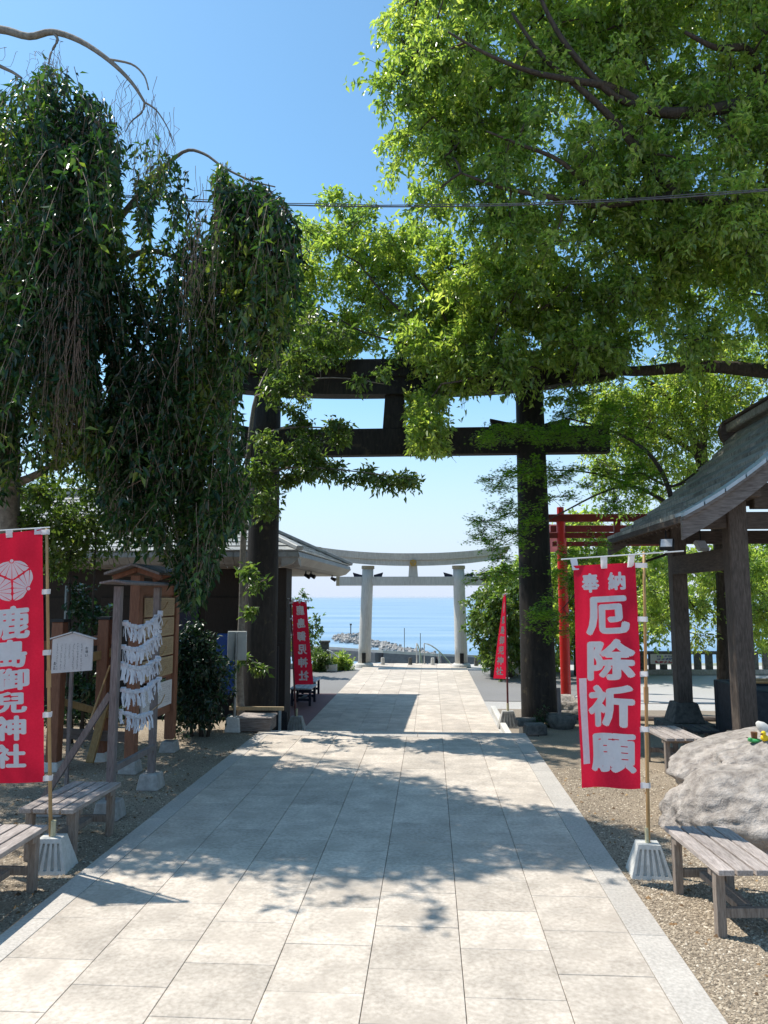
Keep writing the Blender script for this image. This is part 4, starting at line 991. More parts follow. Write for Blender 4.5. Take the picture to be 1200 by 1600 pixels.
def banner(label, foot, pole_top, corners, glyphs, wave=(.02, 1.0), mirror=False, poleside='right', crest_at=None, strip=None, group='red nobori banners',
           pole='bamboo', pr=.014, tabs=5, bar=None, base='block', bs_=1.0, rz=0.0, offs=.004, seed=0, base_fwd=0.0):
    """corners: top-left, top-right, bottom-right, bottom-left in the world"""
    t = thing('nobori_banner', label, 'banner', tuple(foot), group)
    TL_, TR, BR, BL = [Vector(c) for c in corners]
    Wd = ((TR - TL_).length + (BR - BL).length) / 2; Hh = ((TL_ - BL).length + (TR - BR).length) / 2
    nrm = (TR - TL_).cross(BL - TL_).normalized()
    if nrm.dot(Vector((0, 0, EYE)) - TL_) < 0: nrm = -nrm                  # the side one sees
    def S(u, v, o=0.0):      # u 0..1 left to right, v 0..1 top to bottom
        p = TL_.lerp(TR, u).lerp(BL.lerp(BR, u), v)
        w = wave[0] * (math.sin(u * 5.2 * wave[1] + v * 2.3 + seed) * (.4 + .6 * v) + .55 * math.sin(v * 7 - u * 3 + seed * 2) + .28 * math.sin(u * 13 + v * 5 + seed) * (1.15 - v) + .12 * math.sin(u * 27 - v * 9 + seed) * (1 - .6 * v) + .10 * math.sin(v * 31 + u * 6 + seed * 3) * max(0, 1 - 3 * abs(u - .85)))
        edge = min(u, 1 - u); sag = 0
        if v < .12: sag = -.006 * math.sin(u * math.pi * 2) ** 2 * Hh * 0
        return p + nrm * (w + o)
    nu, nv = 28, 70; m = MB()
    for j in range(nv + 1):
        for i in range(nu + 1): m.v.append(S(i / nu, j / nv))
    for j in range(nv):
        for i in range(nu): a = j * (nu + 1) + i; m.f.append((a, a + 1, a + nu + 2, a + nu + 1))
    cloth = m.build('cloth', M['red'], t, smooth=True)
    def put(name, pts, faces, mat, o=offs):
        m = MB(); m.add([S((1 - x if mirror else x), y, o) for x, y in pts], faces); return m.build(name, mat, cloth)
    for ch, u, v, w, h in glyphs:
        V, F = glyph_verts(ch, u, 0, w, h, .06 if h < .2 else .05)
        bw, bh = .058 * w, .050 * h; PV, PF = [], []
        mm = MB()
        for q, (dx, dy) in enumerate(((0, 0), (bw, 0), (-bw, 0), (0, bh), (0, -bh), (bw * .7, bh * .7), (-bw * .7, bh * .7), (bw * .7, -bh * .7), (-bw * .7, -bh * .7))):
            mm.add([S((1 - (x * .93 + u * .07 + dx * .8) if mirror else x * .93 + u * .07 + dx * .8), v - (y * .93 + dy * .8), offs + q * .00025) for x, y in V], F)
        mm.build('lettering', M['white'], cloth)
    if crest_at:
        cu, cv, r = crest_at; mm = MB()
        for poly in crest(0, 0, r): mm.add([S(cu + x / Wd, cv - y / Hh, offs) for x, y in poly], [tuple(range(len(poly)))])
        mm.build('crest', M['white'], cloth)
    if strip:
        u0, v0, u1, v1 = strip; pts = []; fs = []; n = 12
        for j in range(n + 1): pts += [(u0, v0 + (v1 - v0) * j / n), (u1, v0 + (v1 - v0) * j / n)]
        for j in range(n): fs.append((2 * j, 2 * j + 1, 2 * j + 3, 2 * j + 2))
        put('name_strip', pts, fs, M['paper'], offs)
    # pole
    m = MB(); f = Vector(foot); pt_ = Vector(pole_top); nn = 6
    m.tube([f.lerp(pt_, i / nn) for i in range(nn + 1)], [pr * 1.15 - pr * .3 * i / nn for i in range(nn + 1)], 8); pl = m.build('pole', M[pole], t, smooth=True)
    m = MB(); q = f.lerp(pt_, .52); q2 = f.lerp(pt_, .57); m.tube([q, q2], pr * 1.45, 8); m.build('pole_joint', M[pole], pl)
    # cross bar with loops over it
    b0_, b1_ = [Vector(b) for b in bar]
    m = MB(); m.tube([b0_, b1_], .0065 * (pr / .014), 6); m.build('cross_bar', M['whiteplastic'], t)
    side = 1.0 if poleside == 'right' else 0.0
    for u in ((.03, .5, .93) if tabs else ()):
        c = S(u, 0.0); bb = b0_.lerp(b1_, min(max((c - b0_).dot(b1_ - b0_) / (b1_ - b0_).length_squared, 0), 1)); wt = .03 * Wd / .6
        d = (b1_ - b0_).normalized() * wt; m = MB(); lo = S(u, .02, .004); m.add([bb - d + nrm * .009, bb + d + nrm * .009, lo + d, lo - d], [(0, 1, 2, 3)]); m.add([bb - d - nrm * .009, bb + d - nrm * .009, lo + d - nrm * .008, lo - d - nrm * .008], [(0, 1, 2, 3)])
        m.add([bb - d + nrm * .009, bb + d + nrm * .009, bb + d - nrm * .009, bb - d - nrm * .009], [(0, 1, 2, 3)]); m.build('loop', M['white'], t)
    for i in range(tabs):
        v = .012 + (.975) * i / (tabs - 1); c = S(side * .985 + (1 - side) * .015, v, .004)
        # nearest point of the pole
        d = (pt_ - f).normalized(); q = f + d * (c - f).dot(d); out = (q - c); ext = q + out.normalized() * pr * 1.3 if out.length > 1e-4 else q
        h = Vector((0, 0, .024)) * (Wd / .6 if Wd > .4 else .8); m = MB()
        m.add([c - h + nrm * .003, ext - h + nrm * (pr * 1.5), ext + h + nrm * (pr * 1.5), c + h + nrm * .003], [(0, 1, 2, 3)])
        m.add([c - h - nrm * .008, ext - h - nrm * (pr * 1.3), ext + h - nrm * (pr * 1.3), c + h - nrm * .008], [(0, 1, 2, 3)])
        m.add([ext - h + nrm * pr * 1.5, ext - h - nrm * pr * 1.3, ext + h - nrm * pr * 1.3, ext + h + nrm * pr * 1.5], [(0, 1, 2, 3)])
        m.build('tie', M['white'], t)
    base_block(t, Vector((foot[0], foot[1], foot[2])), base, bs_, rz)
    return t
# right foreground banner
Yp = G(1014, 1368)[1]; ft = G(1014, 1366)
cor = [A(893, 884, Yp - .10), A(993, 879, Yp), A(1001, 1232, Yp), A(907, 1230, Yp - .04)]
gl = []
def ch(c, px0, py0, px1, py1, cor_px, W_=None):
    (tlx, tly), (trx, try_), (brx, bry), (blx, bly) = cor_px
    cx, cy = (px0 + px1) / 2, (py0 + py1) / 2
    top = (tly + try_) / 2; bot = (bry + bly) / 2; v = (cy - top) / (bot - top)
    xl = tlx + (blx - tlx) * v; xr = trx + (brx - trx) * v; u = (cx - xl) / (xr - xl)
    return (c, u, v, (px1 - px0) / (xr - xl), (py1 - py0) / (bot - top))
cp = [(893, 884), (993, 879), (1001, 1232), (907, 1230)]
for c, a in (('奉', (905, 895, 935, 926)), ('納', (949, 895, 979, 924)), ('厄', (914, 933, 981, 994)), ('除', (918, 1001, 988, 1066)), ('祈', (921, 1073, 988, 1139)), ('願', (925, 1149, 993, 1208))):
    gl.append(ch(c, *a, cp))
banner('tall red banner of four large white characters with a paper strip, right of the paving', ft, A(1006, 862, Yp), cor, gl, wave=(.038, 1.15), strip=(.045, .515, .175, .895),
       bar=(A(877, 874, Yp - .12), A(1068, 861, Yp + .02)), seed=.6, rz=rad(-4), bs_=.9)
# left foreground banner
ft = G(80, 1358); Yp = ft.y
cor = [A(-38, 838, Yp - .10), A(67, 827, Yp), A(70, 1221, Yp), A(-32, 1226, Yp - .06)]
cp = [(-38, 838), (67, 827), (70, 1221), (-32, 1226)]; gl = []
for c, a in (('鹿', (-9, 950, 46, 1003)), ('島', (-8, 1003, 42, 1047)), ('御', (-9, 1048, 46, 1082)), ('兒', (-9, 1084, 43, 1117)), ('神', (-9, 1121, 42, 1159)), ('社', (-9, 1164, 42, 1201))):
    gl.append(ch(c, *a, cp))
banner('large red banner with a white fan crest at the left edge, over the shaded benches', ft, A(73, 826, Yp), cor, gl, wave=(.015, .9), crest_at=((19 + 36) / 105, .197, .175),
       bar=(A(-50, 832, Yp - .12), A(78, 824, Yp + .01)), seed=2.1, rz=rad(6), bs_=.95)
# far left banner (seen from its back)
ft = G(463, 1143, LOW); Yp = ft.y
cor = [A(457, 940, Yp), A(479, 940, Yp - .02), A(490, 1069, Yp - .05), A(459, 1070, Yp)]; cp = [(457, 940), (479, 940), (490, 1069), (459, 1070)]
gl = []
for i, c in enumerate('鹿島御児神社'): gl.append((c, .5 - .03, .105 + i * .158, .52, .118))
banner('red banner with mirrored writing standing at the corner of the dark hall', ft, A(454, 934, Yp), cor, gl, wave=(.02, 1.0), mirror=True, poleside='left', pole='darkpole', pr=.02,
       bar=(A(447, 935, Yp), A(486, 939, Yp)), tabs=6, base='shaded_dirty_block', bs_=1.15, seed=1.0)
# far right banner, turned nearly edge-on
ft = G(794, 1136, LOW); Yp = ft.y
cor = [A(786, 930, Yp - .35), A(791, 928, Yp), A(790, 1061, Yp), A(770, 1060, Yp - .42)]; gl = []
for i, c in enumerate('鹿島御児神社'): gl.append((c, .48, .30 + i * .122, .60, .098))
banner('narrow red banner turned almost edge-on in the sun before the far torii', ft, A(790, 926, Yp), cor, gl, wave=(.012, 1.0), pole='darkpole', pr=.02, crest_at=(.5, .155, .115),
       bar=(A(785, 929, Yp - .4), A(793, 927, Yp + .03)), tabs=5, base='shaded_dirty_block', bs_=1.25, seed=.2)

# ================================================================== LEFT SIDE THINGS
# notice board along the path
def notice_board():
    a, b = Vector((-3.79, 9.42, 0)), Vector((-3.75, 10.72, 0)); top = 2.42
    t = thing('notice_board', 'tall roofed wooden board with rows of pale plaques behind the paper-strip rack', 'notice board', tuple((a + b) / 2))
    for p in (a, b):
        m = MB(); m.box((p.x, p.y, (top + .12) / 2 + .06), (.13, .13, top - .12)); m.build('post', M['brownwood'], t, bevel=.006)
        m = MB(); m.box((p.x, p.y, .075), (.24, .24, .15), taper=.8); m.build('post_stone', M['shaded_dirty_block'], t, bevel=.01)
    c = (a + b) / 2; L = (b - a).length
    for zz, h in ((2.30, .14), (.62, .10), (1.10, .05)):
        m = MB(); m.box((c.x, c.y, zz), (.07, L - .14, h)); m.build('rail', M['brownwood'], t, bevel=.005)
    x = c.x + .05
    m = MB(); m.box((c.x, c.y, 1.67), (.03, L - .14, 1.12)); m.build('backing', M['brownwood'], t)
    zt = 2.20
    for i in range(4):
        m = MB(); m.box((x, c.y, zt - .135 - i * .275), (.022, L - .18, .255)); pl = m.build('plaque', M['plaque'], t, bevel=.004)
        marks('lettering', M['brownglaze'], pl, (x + .014, c.y - (L - .18) / 2 + .02, zt - .03 - i * .275), (0, 1, 0), (0, 0, 1), 26, 7, L - .24, .21, 2)
    m = MB(); m.box((x, c.y, .86), (.02, L - .2, .34)); pp = m.build('paper_panel', M['signwhite'], t)
    marks('lettering', M['ink'], pp, (x + .012, c.y - (L - .2) / 2 + .03, 1.01), (0, 1, 0), (0, 0, 1), 30, 9, L - .28, .28, 1)
    for s_ in (-1, 1):
        for i in range(6):
            y0 = a.y - .25 + i * (L + .5) / 6; m = MB()
            m.add([(c.x, y0, 2.60), (c.x, y0 + (L + .5) / 6 - .006, 2.60), (c.x + s_ * .36, y0 + (L + .5) / 6 - .006, 2.48), (c.x + s_ * .36, y0, 2.48),
                   (c.x, y0, 2.63), (c.x, y0 + (L + .5) / 6 - .006, 2.63), (c.x + s_ * .36, y0 + (L + .5) / 6 - .006, 2.51), (c.x + s_ * .36, y0, 2.51)],
                  [(0, 1, 2, 3), (7, 6, 5, 4), (0, 4, 5, 1), (1, 5, 6, 2), (2, 6, 7, 3), (3, 7, 4, 0)])
            m.build('roof_board', M['greywood'], t)
    for p in (a, b):
        m = MB(); m.beam((p.x - .32, p.y, 2.45), (p.x, p.y, 2.555), .07, .06); m.beam((p.x + .32, p.y, 2.45), (p.x, p.y, 2.555), .07, .06); m.build('gable_brace', M['brownwood'], t)
notice_board()
# rack of tied paper strips
def fortune_rack():
    a, b = Vector((-3.22, 7.52, 0)), Vector((-3.24, 8.68, 0)); za, zb = A(175, 916, a.y).z, A(233, 918, b.y).z
    t = thing('fortune_rack', 'grey wooden frame hung with rows of tied white paper strips', 'rack', tuple((a + b) / 2))
    for p, z in ((a, za), (b, zb)):
        m = MB(); m.box((p.x, p.y, z / 2), (.075, .075, z)); m.build('post', M['greywood'], t, bevel=.004)
        m = MB(); m.box((p.x, p.y - .005, .09), (.26, .26, .18), taper=.78); m.build('foot_block', M['shaded_dirty_block'], t, bevel=.012)  # darker concrete puts the shade around the rack into the feet's colour
    m = MB(); m.box((a.x - .62, a.y + .1, .09), (.26, .26, .18), taper=.8); m.build('foot_block', M['shaded_dirty_block'], t, bevel=.012)
    for s_ in (-1, 1):
        for i in range(5):
            y0 = a.y - .15 + i * 1.46 / 5; y1 = y0 + 1.46 / 5 - .004; z = (za + zb) / 2
            m = MB(); q = [(a.x, y0, z + .045), (a.x, y1, z + .045), (a.x + s_ * .14, y1, z + .02), (a.x + s_ * .14, y0, z + .02)]
            m.add(q + [(x, y, zz + .02) for x, y, zz in q], [(0, 1, 2, 3), (7, 6, 5, 4), (0, 4, 5, 1), (1, 5, 6, 2), (2, 6, 7, 3), (3, 7, 4, 0)]); m.build('roof_board', M['greywood'], t)
    m = MB(); m.box((a.x, (a.y + b.y) / 2, .47), (.05, 1.1, .06)); m.build('rail', M['greywood'], t)
    m = MB(); m.beam(Vector((a.x - .04, a.y, 1.22)), Vector((a.x - .72, a.y - .02, .12)), .05, .06); m.build('brace', M['greywood'], t)
    # straw ropes and the paper strips tied on them
    rows = [((978, 955), 1002), ((1016, 985), 1022), ((1043, 1026), 1066), ((1083, 1058), 1094), ((1117, 1103), 1122)]
    for r_, ((pa, pb), pm) in enumerate(rows):
        z0, z1 = A(178, pa - 6, a.y).z, A(232, pb, b.y).z; sag = .22 if r_ < 2 else .17; z0 = max(z0, z1 - .35)
        end = .78 if r_ == 4 else 1.0
        def R(f): p = a.lerp(b, .03 + f * .95); return Vector((p.x + .045, p.y, z0 + (z1 - z0) * f - sag * 4 * f * (1 - f) * .5))
        m = MB(); m.tube([R(f) for f in np.linspace(0, 1, 9)] + [R(1) + Vector((.02, .09, .03)), R(1) + Vector((.02, .20, .11))], .006, 5); m.build('rope', M['bamboo'], t)
        n = int(22 * end)
        for i in range(n):
            f = (i + .5) / 22; p = R(f); p = p + Vector((random.uniform(-.015, .03), 0, 0)); m = MB()
            m.box(p, (.05, .045, .035), Matrix.Rotation(random.uniform(-.5, .5), 3, 'X'))
            for q in range(3):
                ang = random.uniform(-.6, .6); ln = random.uniform(.11, .19); w = random.uniform(.010, .019); d = Vector((random.uniform(-.12, .3), math.sin(ang), -math.cos(ang))).normalized() * ln
                sd = Vector((random.uniform(-.5, .5), 1, .2 * random.uniform(-1, 1))).normalized() * w; mid = p + d * .5 + Vector((random.uniform(-.015, .02), 0, 0))
                m.add([p - sd, p + sd, mid + sd, mid - sd, p + d + sd * .9, p + d - sd * .9], [(0, 1, 2, 3), (3, 2, 4, 5)])
            m.build('paper_strip', M['paper'], t)
fortune_rack()
# small white notice on a post
p = G(109, 1240); sp = thing('notice_sign', 'small peaked white notice on a thin post between banner and rack', 'sign', tuple(p))
Ys = p.y; c0, c1 = A(83, 999, Ys), A(140, 1051, Ys); cm = (c0 + c1) / 2; w2 = (c1.x - c0.x) / 2
m = MB(); vs = [(cm.x - w2, Ys - .012, c1.z - .01), (cm.x + w2, Ys + .05, c1.z + .02), (cm.x + w2, Ys + .05, c0.z), (cm.x, Ys + .02, c0.z + .07), (cm.x - w2, Ys - .012, c0.z)]
m.add(vs + [(x, y + .018, z) for x, y, z in vs], [(0, 1, 2, 3, 4), (9, 8, 7, 6, 5)] + [(i, (i + 1) % 5 + 0, (i + 1) % 5 + 5, i + 5) for i in range(5)]); bd = m.build('board', M['signwhite'], sp)
m = MB()
for s_ in (-1, 1): m.beam((cm.x + s_ * .01, Ys + .02 , c0.z + .082), (cm.x + s_ * (w2 + .04), Ys + .02 + s_ * .032, c0.z + .004), .05, .014)
m.build('coping', M['signwhite'], sp)
ux = Vector((2 * w2, .062, 0)).normalized(); fr = Vector((0, -.004, 0))
def sgn(f, z): return Vector((cm.x - w2 + 2 * w2 * f, Ys - .012 + .062 * f - .004, z))
for i in range(7):
    f = .13 + i * .10; marks('lettering', M['ink'], bd, sgn(f - .02, c0.z - .05 + (i % 3) * .004), ux, (0, 0, 1), 1, 17, .022, (.30 if i != 3 else .17), 2)
for i, c in enumerate('お願い'):
    V, F = glyph_verts(c, 0, 0, .03, .03, 0); m = MB(); o = sgn(.86, c0.z - .10 - i * .042); m.add([o + ux * x + Vector((0, 0, y)) for x, y in V], F); m.build('lettering', M['ink'], bd)
marks('lettering', M['ink'], bd, sgn(.05, c1.z + .12), ux, (0, 0, 1), 1, 2, .028, .09, 5)
m = MB(); m.box((cm.x - .01, Ys + .05, (c0.z + .02) / 2), (.036, .036, c0.z + .02)); m.build('post', M['greywood'], sp)
# ochre and brown timber frame behind
fr_ = thing('timber_frame', 'brown and ochre timber frame of posts and rails behind the white notice', 'frame', (-4.9, 9.9, 0))
for px, Yq, mt, topy in ((88, 9.5, 'brownwood', 972), (160, 10.1, 'brownwood', 968)):
    q = A(px, 1100, Yq); zt = A(px, topy, Yq).z; m = MB(); m.box((q.x, Yq, zt / 2 + .05), (.15, .15, zt - .1)); m.build('post', M[mt], fr_, bevel=.006)
    m = MB(); m.box((q.x, Yq, zt + .02), (.19, .19, .035)); m.build('post_cap', M['black'], fr_)
    m = MB(); m.box((q.x, Yq, .05), (.24, .24, .12), taper=.8); m.build('post_stone', M['block'], fr_, bevel=.01)
for (a_, b_, mt, h) in ((((62, 1010), (178, 998)), None, 'brownwood', .13), (((84, 1040), (180, 1018)), None, 'yellowwood', .12), (((84, 1092), (182, 1120)), None, 'yellowwood', .09), (((84, 1145), (205, 1152)), None, 'greywood_h', .13)):
    m = MB(); m.beam(A(a_[0][0], a_[0][1], 9.75), A(a_[1][0], a_[1][1], 10.15), .07, h); m.build('rail', M[mt], fr_, bevel=.005)
m = MB(); m.beam(A(140, 1192, 9.7), A(165, 1100, 10.0), .10, .05, (0, 1, 0)); m.build('brace', M['yellowwood'], fr_, bevel=.004)
m = MB(); m.beam(A(136, 1140, 9.4), A(172, 1040, 9.9), .022, .022, (0, 1, 0)); m.build('cane', M['bamboo'], fr_)
# step ladder
ld = thing('stepladder', 'dull metal stepladder leaning against the dark hall wall', 'ladder', (A(112, 1110, 13.2).x, 13.2, 0))
pa, pb, pc, pd = A(97, 1110, 12.9), A(128, 1110, 12.9), A(104, 915, 13.1), A(130, 916, 13.1)
for u, v in ((pa, pc), (pb, pd)):
    m = MB(); m.beam(u, v, .03, .05, (0, 1, 0)); m.build('rail', M['alu'], ld)
for i in range(6):
    f = (i + .15) / 5.3; m = MB(); m.beam(pa.lerp(pc, f), pb.lerp(pd, f), .06, .025); m.build('rung', M['alu'], ld)
# blue sheet, back of a sign, planter at the gate
m = MB(); a_, b_ = A(352, 990, 15.0), A(372, 1085, 15.0); m.box((a_ + b_) / 2, (b_.x - a_.x + .3, .25, a_.z - b_.z)); tag(m.build('storage_box', M['blue'], None, loc=tuple((a_ + b_) / 2), bevel=.03), 'blue covered box in the shade behind the grey sign back', 'box')
sb = G(366, 1143); Ys = sb.y; t = thing('sign', 'grey-white square sign seen from behind on a concrete foot by the left gate pillar', 'sign', tuple(sb))
a_, b_ = A(356, 986, Ys), A(385, 1032, Ys); m = MB(); m.box((a_ + b_) / 2, (b_.x - a_.x, .02, a_.z - b_.z)); m.build('panel', M['backboard'], t, bevel=.01)
m = MB(); q = A(370, 1000, Ys); m.tube([(q.x, Ys - .04, .1), (q.x, Ys - .04, a_.z - .03)], .025, 8); m.build('post', M['alu'], t)
m = MB(); m.box((sb.x, Ys - .02, .12), (.26, .26, .24), taper=.85); m.build('foot', M['block'], t, bevel=.015)
pl = thing('wooden_step_box', 'low weathered wooden box with leaf litter at the foot of the left gate pillar', 'box', tuple(G(398, 1143)))
a_ = G(375, 1145); b_ = G(420, 1143); wv = b_.x - a_.x
m = MB(); m.box(((a_.x + b_.x) / 2, a_.y + .25, .12), (wv + .1, .5, .2)); m.build('box_body', M['greywood_h'], pl, bevel=.01)
for i in range(4):
    m = MB(); m.box(((a_.x + b_.x) / 2, a_.y + .06 + i * .125, .235), (wv + .14, .115, .025)); m.build('lid_board', M['bench'], pl, bevel=.003)
m = MB(); m.box(((a_.x + b_.x) / 2 - .1, a_.y + .62, .30), (wv + .5, .06, .06)); m.build('back_rail', M['plaque'], pl)
tag(pebbles('fallen_leaves', [((-3.6, -2.9, a_.y, a_.y + .5), .02), ((1.56, 5, 4.0, 9.5), .45), ((-5.5, -2.85, 4.8, 11), .38), ((-2.7, 1.5, 4.0, 11.5), .15)], 900, .010, .026, M['litter']), 'scattered dead leaves and bark bits on gravel and paving', 'leaf litter', kind='stuff')
# upright sign with brush characters by the pillar
us = thing('standing_sign', 'black upright board with white brush characters half hidden by the left gate pillar', 'sign', tuple(A(424, 1143, 14.75)))
a_, b_ = A(403, 1010, 14.75), A(434, 1118, 14.75); m = MB(); m.box((a_ + b_) / 2, (b_.x - a_.x, .03, a_.z - b_.z)); bd = m.build('board', M['black'], us)
for i, (c, py) in enumerate((('大', 1044), ('原', 1062), ('の', 1080), ('米', 1097))):
    V, F = glyph_verts(c, 0, 0, .21, .21, 0); o = A(423, py, 14.72); m = MB(); m.add([o + Vector((x, 0, y)) for x, y in V], F); m.build('lettering', M['greyink'], bd)
m = MB(); q = A(437, 1140, 14.72); m.box((q.x, q.y, LOW + .28), (.05, .03, .5)); m.box((q.x, q.y, LOW + .02), (.3, .2, .04)); m.box((A(425, 1100, 14.75).x, 14.75, (LOW + b_.z) / 2), (.05, .04, b_.z - LOW)); m.build('stand', M['backboard'], us)

# ================================================================== RIGHT SIDE STONES
def rock(name, label, cat, parts, mat, sub=5, amp=.16, seed=0, loc=None):
    m = MB()
    for (c, s, rz, sd) in parts:
        bm = bmesh.new(); bmesh.ops.create_icosphere(bm, subdivisions=sub, radius=1); Rm = Matrix.Rotation(rz, 3, 'Z')
        for v in bm.verts:
            n = v.co.normalized(); q = n * 1.1 + Vector((sd, sd * .7, 0))
            f = noise.fractal(q, 1.0, 2.0, 3) * amp * 1.4
            f += -abs(noise.noise(q * 2.3 + Vector((5, 1, 2)))) * amp * .9
            f += noise.fractal(q * 5, 1.0, 2.0, 5) * amp * .22; f -= abs(noise.noise(q * 6 + Vector((2, 2, 2)))) * amp * .30; f += noise.noise(Vector((q.x * 3, q.y * 3, q.z * 16))) * amp * .10; f -= max(0, .06 - abs(noise.noise(q * 4.3 + Vector((9, 8, 3))))) * amp * 2.5; f -= max(0, .10 - abs(noise.noise(q * 3.1 + Vector((1, 8, 3))))) * amp * 2.2
            lay_ = math.sin((n.z * 3.4 + noise.noise(q * 1.5) * 2.2) * 2.4); f += .16 * amp * lay_
            v.co = n * (1 + f)
            if v.co.z < -.35: v.co.z = -.35 + (v.co.z + .35) * .3
        for v in bm.verts:
            w = Rm @ Vector((v.co.x * s[0], v.co.y * s[1], v.co.z * s[2])); v.co = w + Vector(c)
        bm.verts.index_update(); m.add([v.co[:] for v in bm.verts], [[v.index for v in f.verts] for f in bm.faces]); bm.free()
    return tag(m.build(name, M[mat], None, loc=loc or parts[0][0], smooth=True), label, cat)
rock('boulder', 'large pale grey boulder with a ledge behind the right bench, small figures on top', 'boulder',
     [((4.05, 8.05, .38), (1.52, 1.0, .53), .1, 3.1), ((3.80, 7.38, .0), (1.68, .98, .74), -.05, 7.4)], 'rock', 6, .088)
# things standing on the boulder
from mathutils.bvhtree import BVHTree
_rk = bpy.data.objects['boulder']; _bv = BVHTree.FromPolygons([tuple(v.co + Vector(_rk.location)) for v in _rk.data.vertices], [tuple(p.vertices) for p in _rk.data.polygons])
def on_rock(px, py):                          # where the sight line meets the boulder's own surface
    h = _bv.ray_cast(Vector((0, 0, EYE)), _ray(px, py).normalized()); return h[0] if h[0] is not None else A(px, py, 7.75)
gp = on_rock(1179, 1160)
f = thing('frog_figurine', 'small green glazed figurine carrying a brown pot on top of the boulder', 'figurine', tuple(gp))
m = MB(); bmz = bmesh.new(); bmesh.ops.create_uvsphere(bmz, u_segments=14, v_segments=8, radius=1)
def ell(c, s, mat, name, par, seg=14):
    bmz = bmesh.new(); bmesh.ops.create_uvsphere(bmz, u_segments=seg, v_segments=8, radius=1); mm = MB()
    bmz.verts.index_update(); mm.add([(v.co.x * s[0] + c[0], v.co.y * s[1] + c[1], v.co.z * s[2] + c[2]) for v in bmz.verts], [[v.index for v in q.verts] for q in bmz.faces]); bmz.free()
    return mm.build(name, M[mat], par, smooth=True)
ell(gp + Vector((0, 0, .02)), (.065, .05, .022), 'greensoft', 'body', f); ell(gp + Vector((-.05, -.02, .035)), (.02, .02, .016), 'greensoft', 'head', f)
m = MB(); m.tube([gp + Vector((.0, 0, .035)), gp + Vector((.0, 0, .10))], [.026, .032], 12); m.build('pot', M['brownglaze'], f)
m = MB(); m.tube([gp + Vector((-.02, 0, .03)), gp + Vector((-.085, -.01, .052))], [.008, .003], 6); m.build('stick', M['darkred'], f)
dp = on_rock(1195, 1158)
d = thing('duck_figurine', 'small yellow bird figurine beside the green one on the boulder', 'figurine', tuple(dp))
ell(dp + Vector((0, 0, .03)), (.038, .032, .032), 'yellow', 'body', d); ell(dp + Vector((-.012, -.01, .075)), (.024, .022, .024), 'yellow', 'head', d)
m = MB(); m.tube([dp + Vector((-.03, -.02, .072)), dp + Vector((-.05, -.03, .068))], [.010, .004], 6); m.build('beak', M['brownglaze'], d)
gs = A(1197, 1142, 8.0)
m = MB(); m.tube([gs + Vector((.14, .05, -.14)), gs + Vector((.03, 0, -.02)), gs + Vector((-.05, 0, .05)), gs + Vector((-.085, 0, .085))], [.075, .065, .05, .02], 12)
tag(m.build('stone_spout', M['stonetorii'], None, loc=tuple(gs), smooth=True), 'rounded grey stone piece leaning on the back of the boulder', 'stone')
# dark stones and mortar at the terrace corner
for (px, py, w, d_, h, lab) in ((838, 1149, .34, .26, .17, 'dark squared stone at the terrace corner, nearest the paving'), (826, 1135, .42, .30, .12, 'flat dark stone slab behind the squared corner stone')):
    q = G(px, py); m = MB(); m.box((q.x, q.y + .1, h / 2), (w, d_, h), Matrix.Rotation(.12, 3, 'Z'), taper=.93); tag(m.build('stone_block', M['darkstone'], None, loc=tuple(q), bevel=.02), lab, 'stone block')
q = G(877, 1137); mo = thing('stone_mortar', 'round hollow stone bowl holding an upright stick behind the corner stones', 'stone bowl', tuple(q))
m = MB(); m.tube([(q.x, q.y, 0), (q.x, q.y, .10), (q.x, q.y, .22), (q.x, q.y, .225), (q.x, q.y, .14)], [.20, .26, .25, .19, .14], 18, cap=False); m.add([(q.x + .14 * math.cos(a), q.y + .14 * math.sin(a), .141) for a in np.linspace(0, 5.9, 14)], [tuple(range(14))]); m.build('bowl', M['darkstone'], mo, smooth=True)
m = MB(); m.tube([(q.x - .02, q.y, .14), (q.x - .03, q.y, .66)], .033, 8); m.build('stick', M['greywood'], mo)
m = MB(); m.tube([(G(812, 1118).x + .02, 13.88, .035), (9.5, 13.88, .035)], .05, 8); tag(m.build('edging_log', M['greywood_h'], None, loc=(5, 13.88, 0)), 'dark wooden edging along the far rim of the gravel, right side', 'edging')
rock('rock', 'low tan rock between the dark gate pillar and the red torii', 'rock', [((G(830, 1112, LOW).x + .35, 16.4, LOW + .22), (.75, .4, .42), .2, 1.3)], 'rock', 4, .2)
# cable
cb = MB(); N = 30
c0, c1, c2 = A(380, 318, 9.3), A(640, 325, 9.3), A(1260, 292, 9.3)
for dz, r_ in ((0, .009), (.026, .006)):
    pts = []
    for i in range(N + 1):
        f = -0.35 + 1.8 * i / N; x = c0.x + (c2.x - c0.x) * f; u = (x - c0.x) / (c2.x - c0.x)
        z = c0.z * (u - .4) * (u - 1) / .4 + c1.z * u * (u - 1) / (.4 * -.6) + c2.z * u * (u - .4) / .6
        pts.append((x, 9.3, z + dz + .006 * math.sin(i * 1.7) * (dz > 0)))
    cb.tube(pts, r_, 6)
co = cb.build('overhead_cable', M['cable'], None, smooth=True); tag(co, 'thin twin overhead cable crossing in front of the trees', 'cable')

# ================================================================== TREES AND PLANTS
def finish_tree(name, label, cat='tree', loc=(0, 0, 0), group=None): return thing(name, label, cat, loc, group)
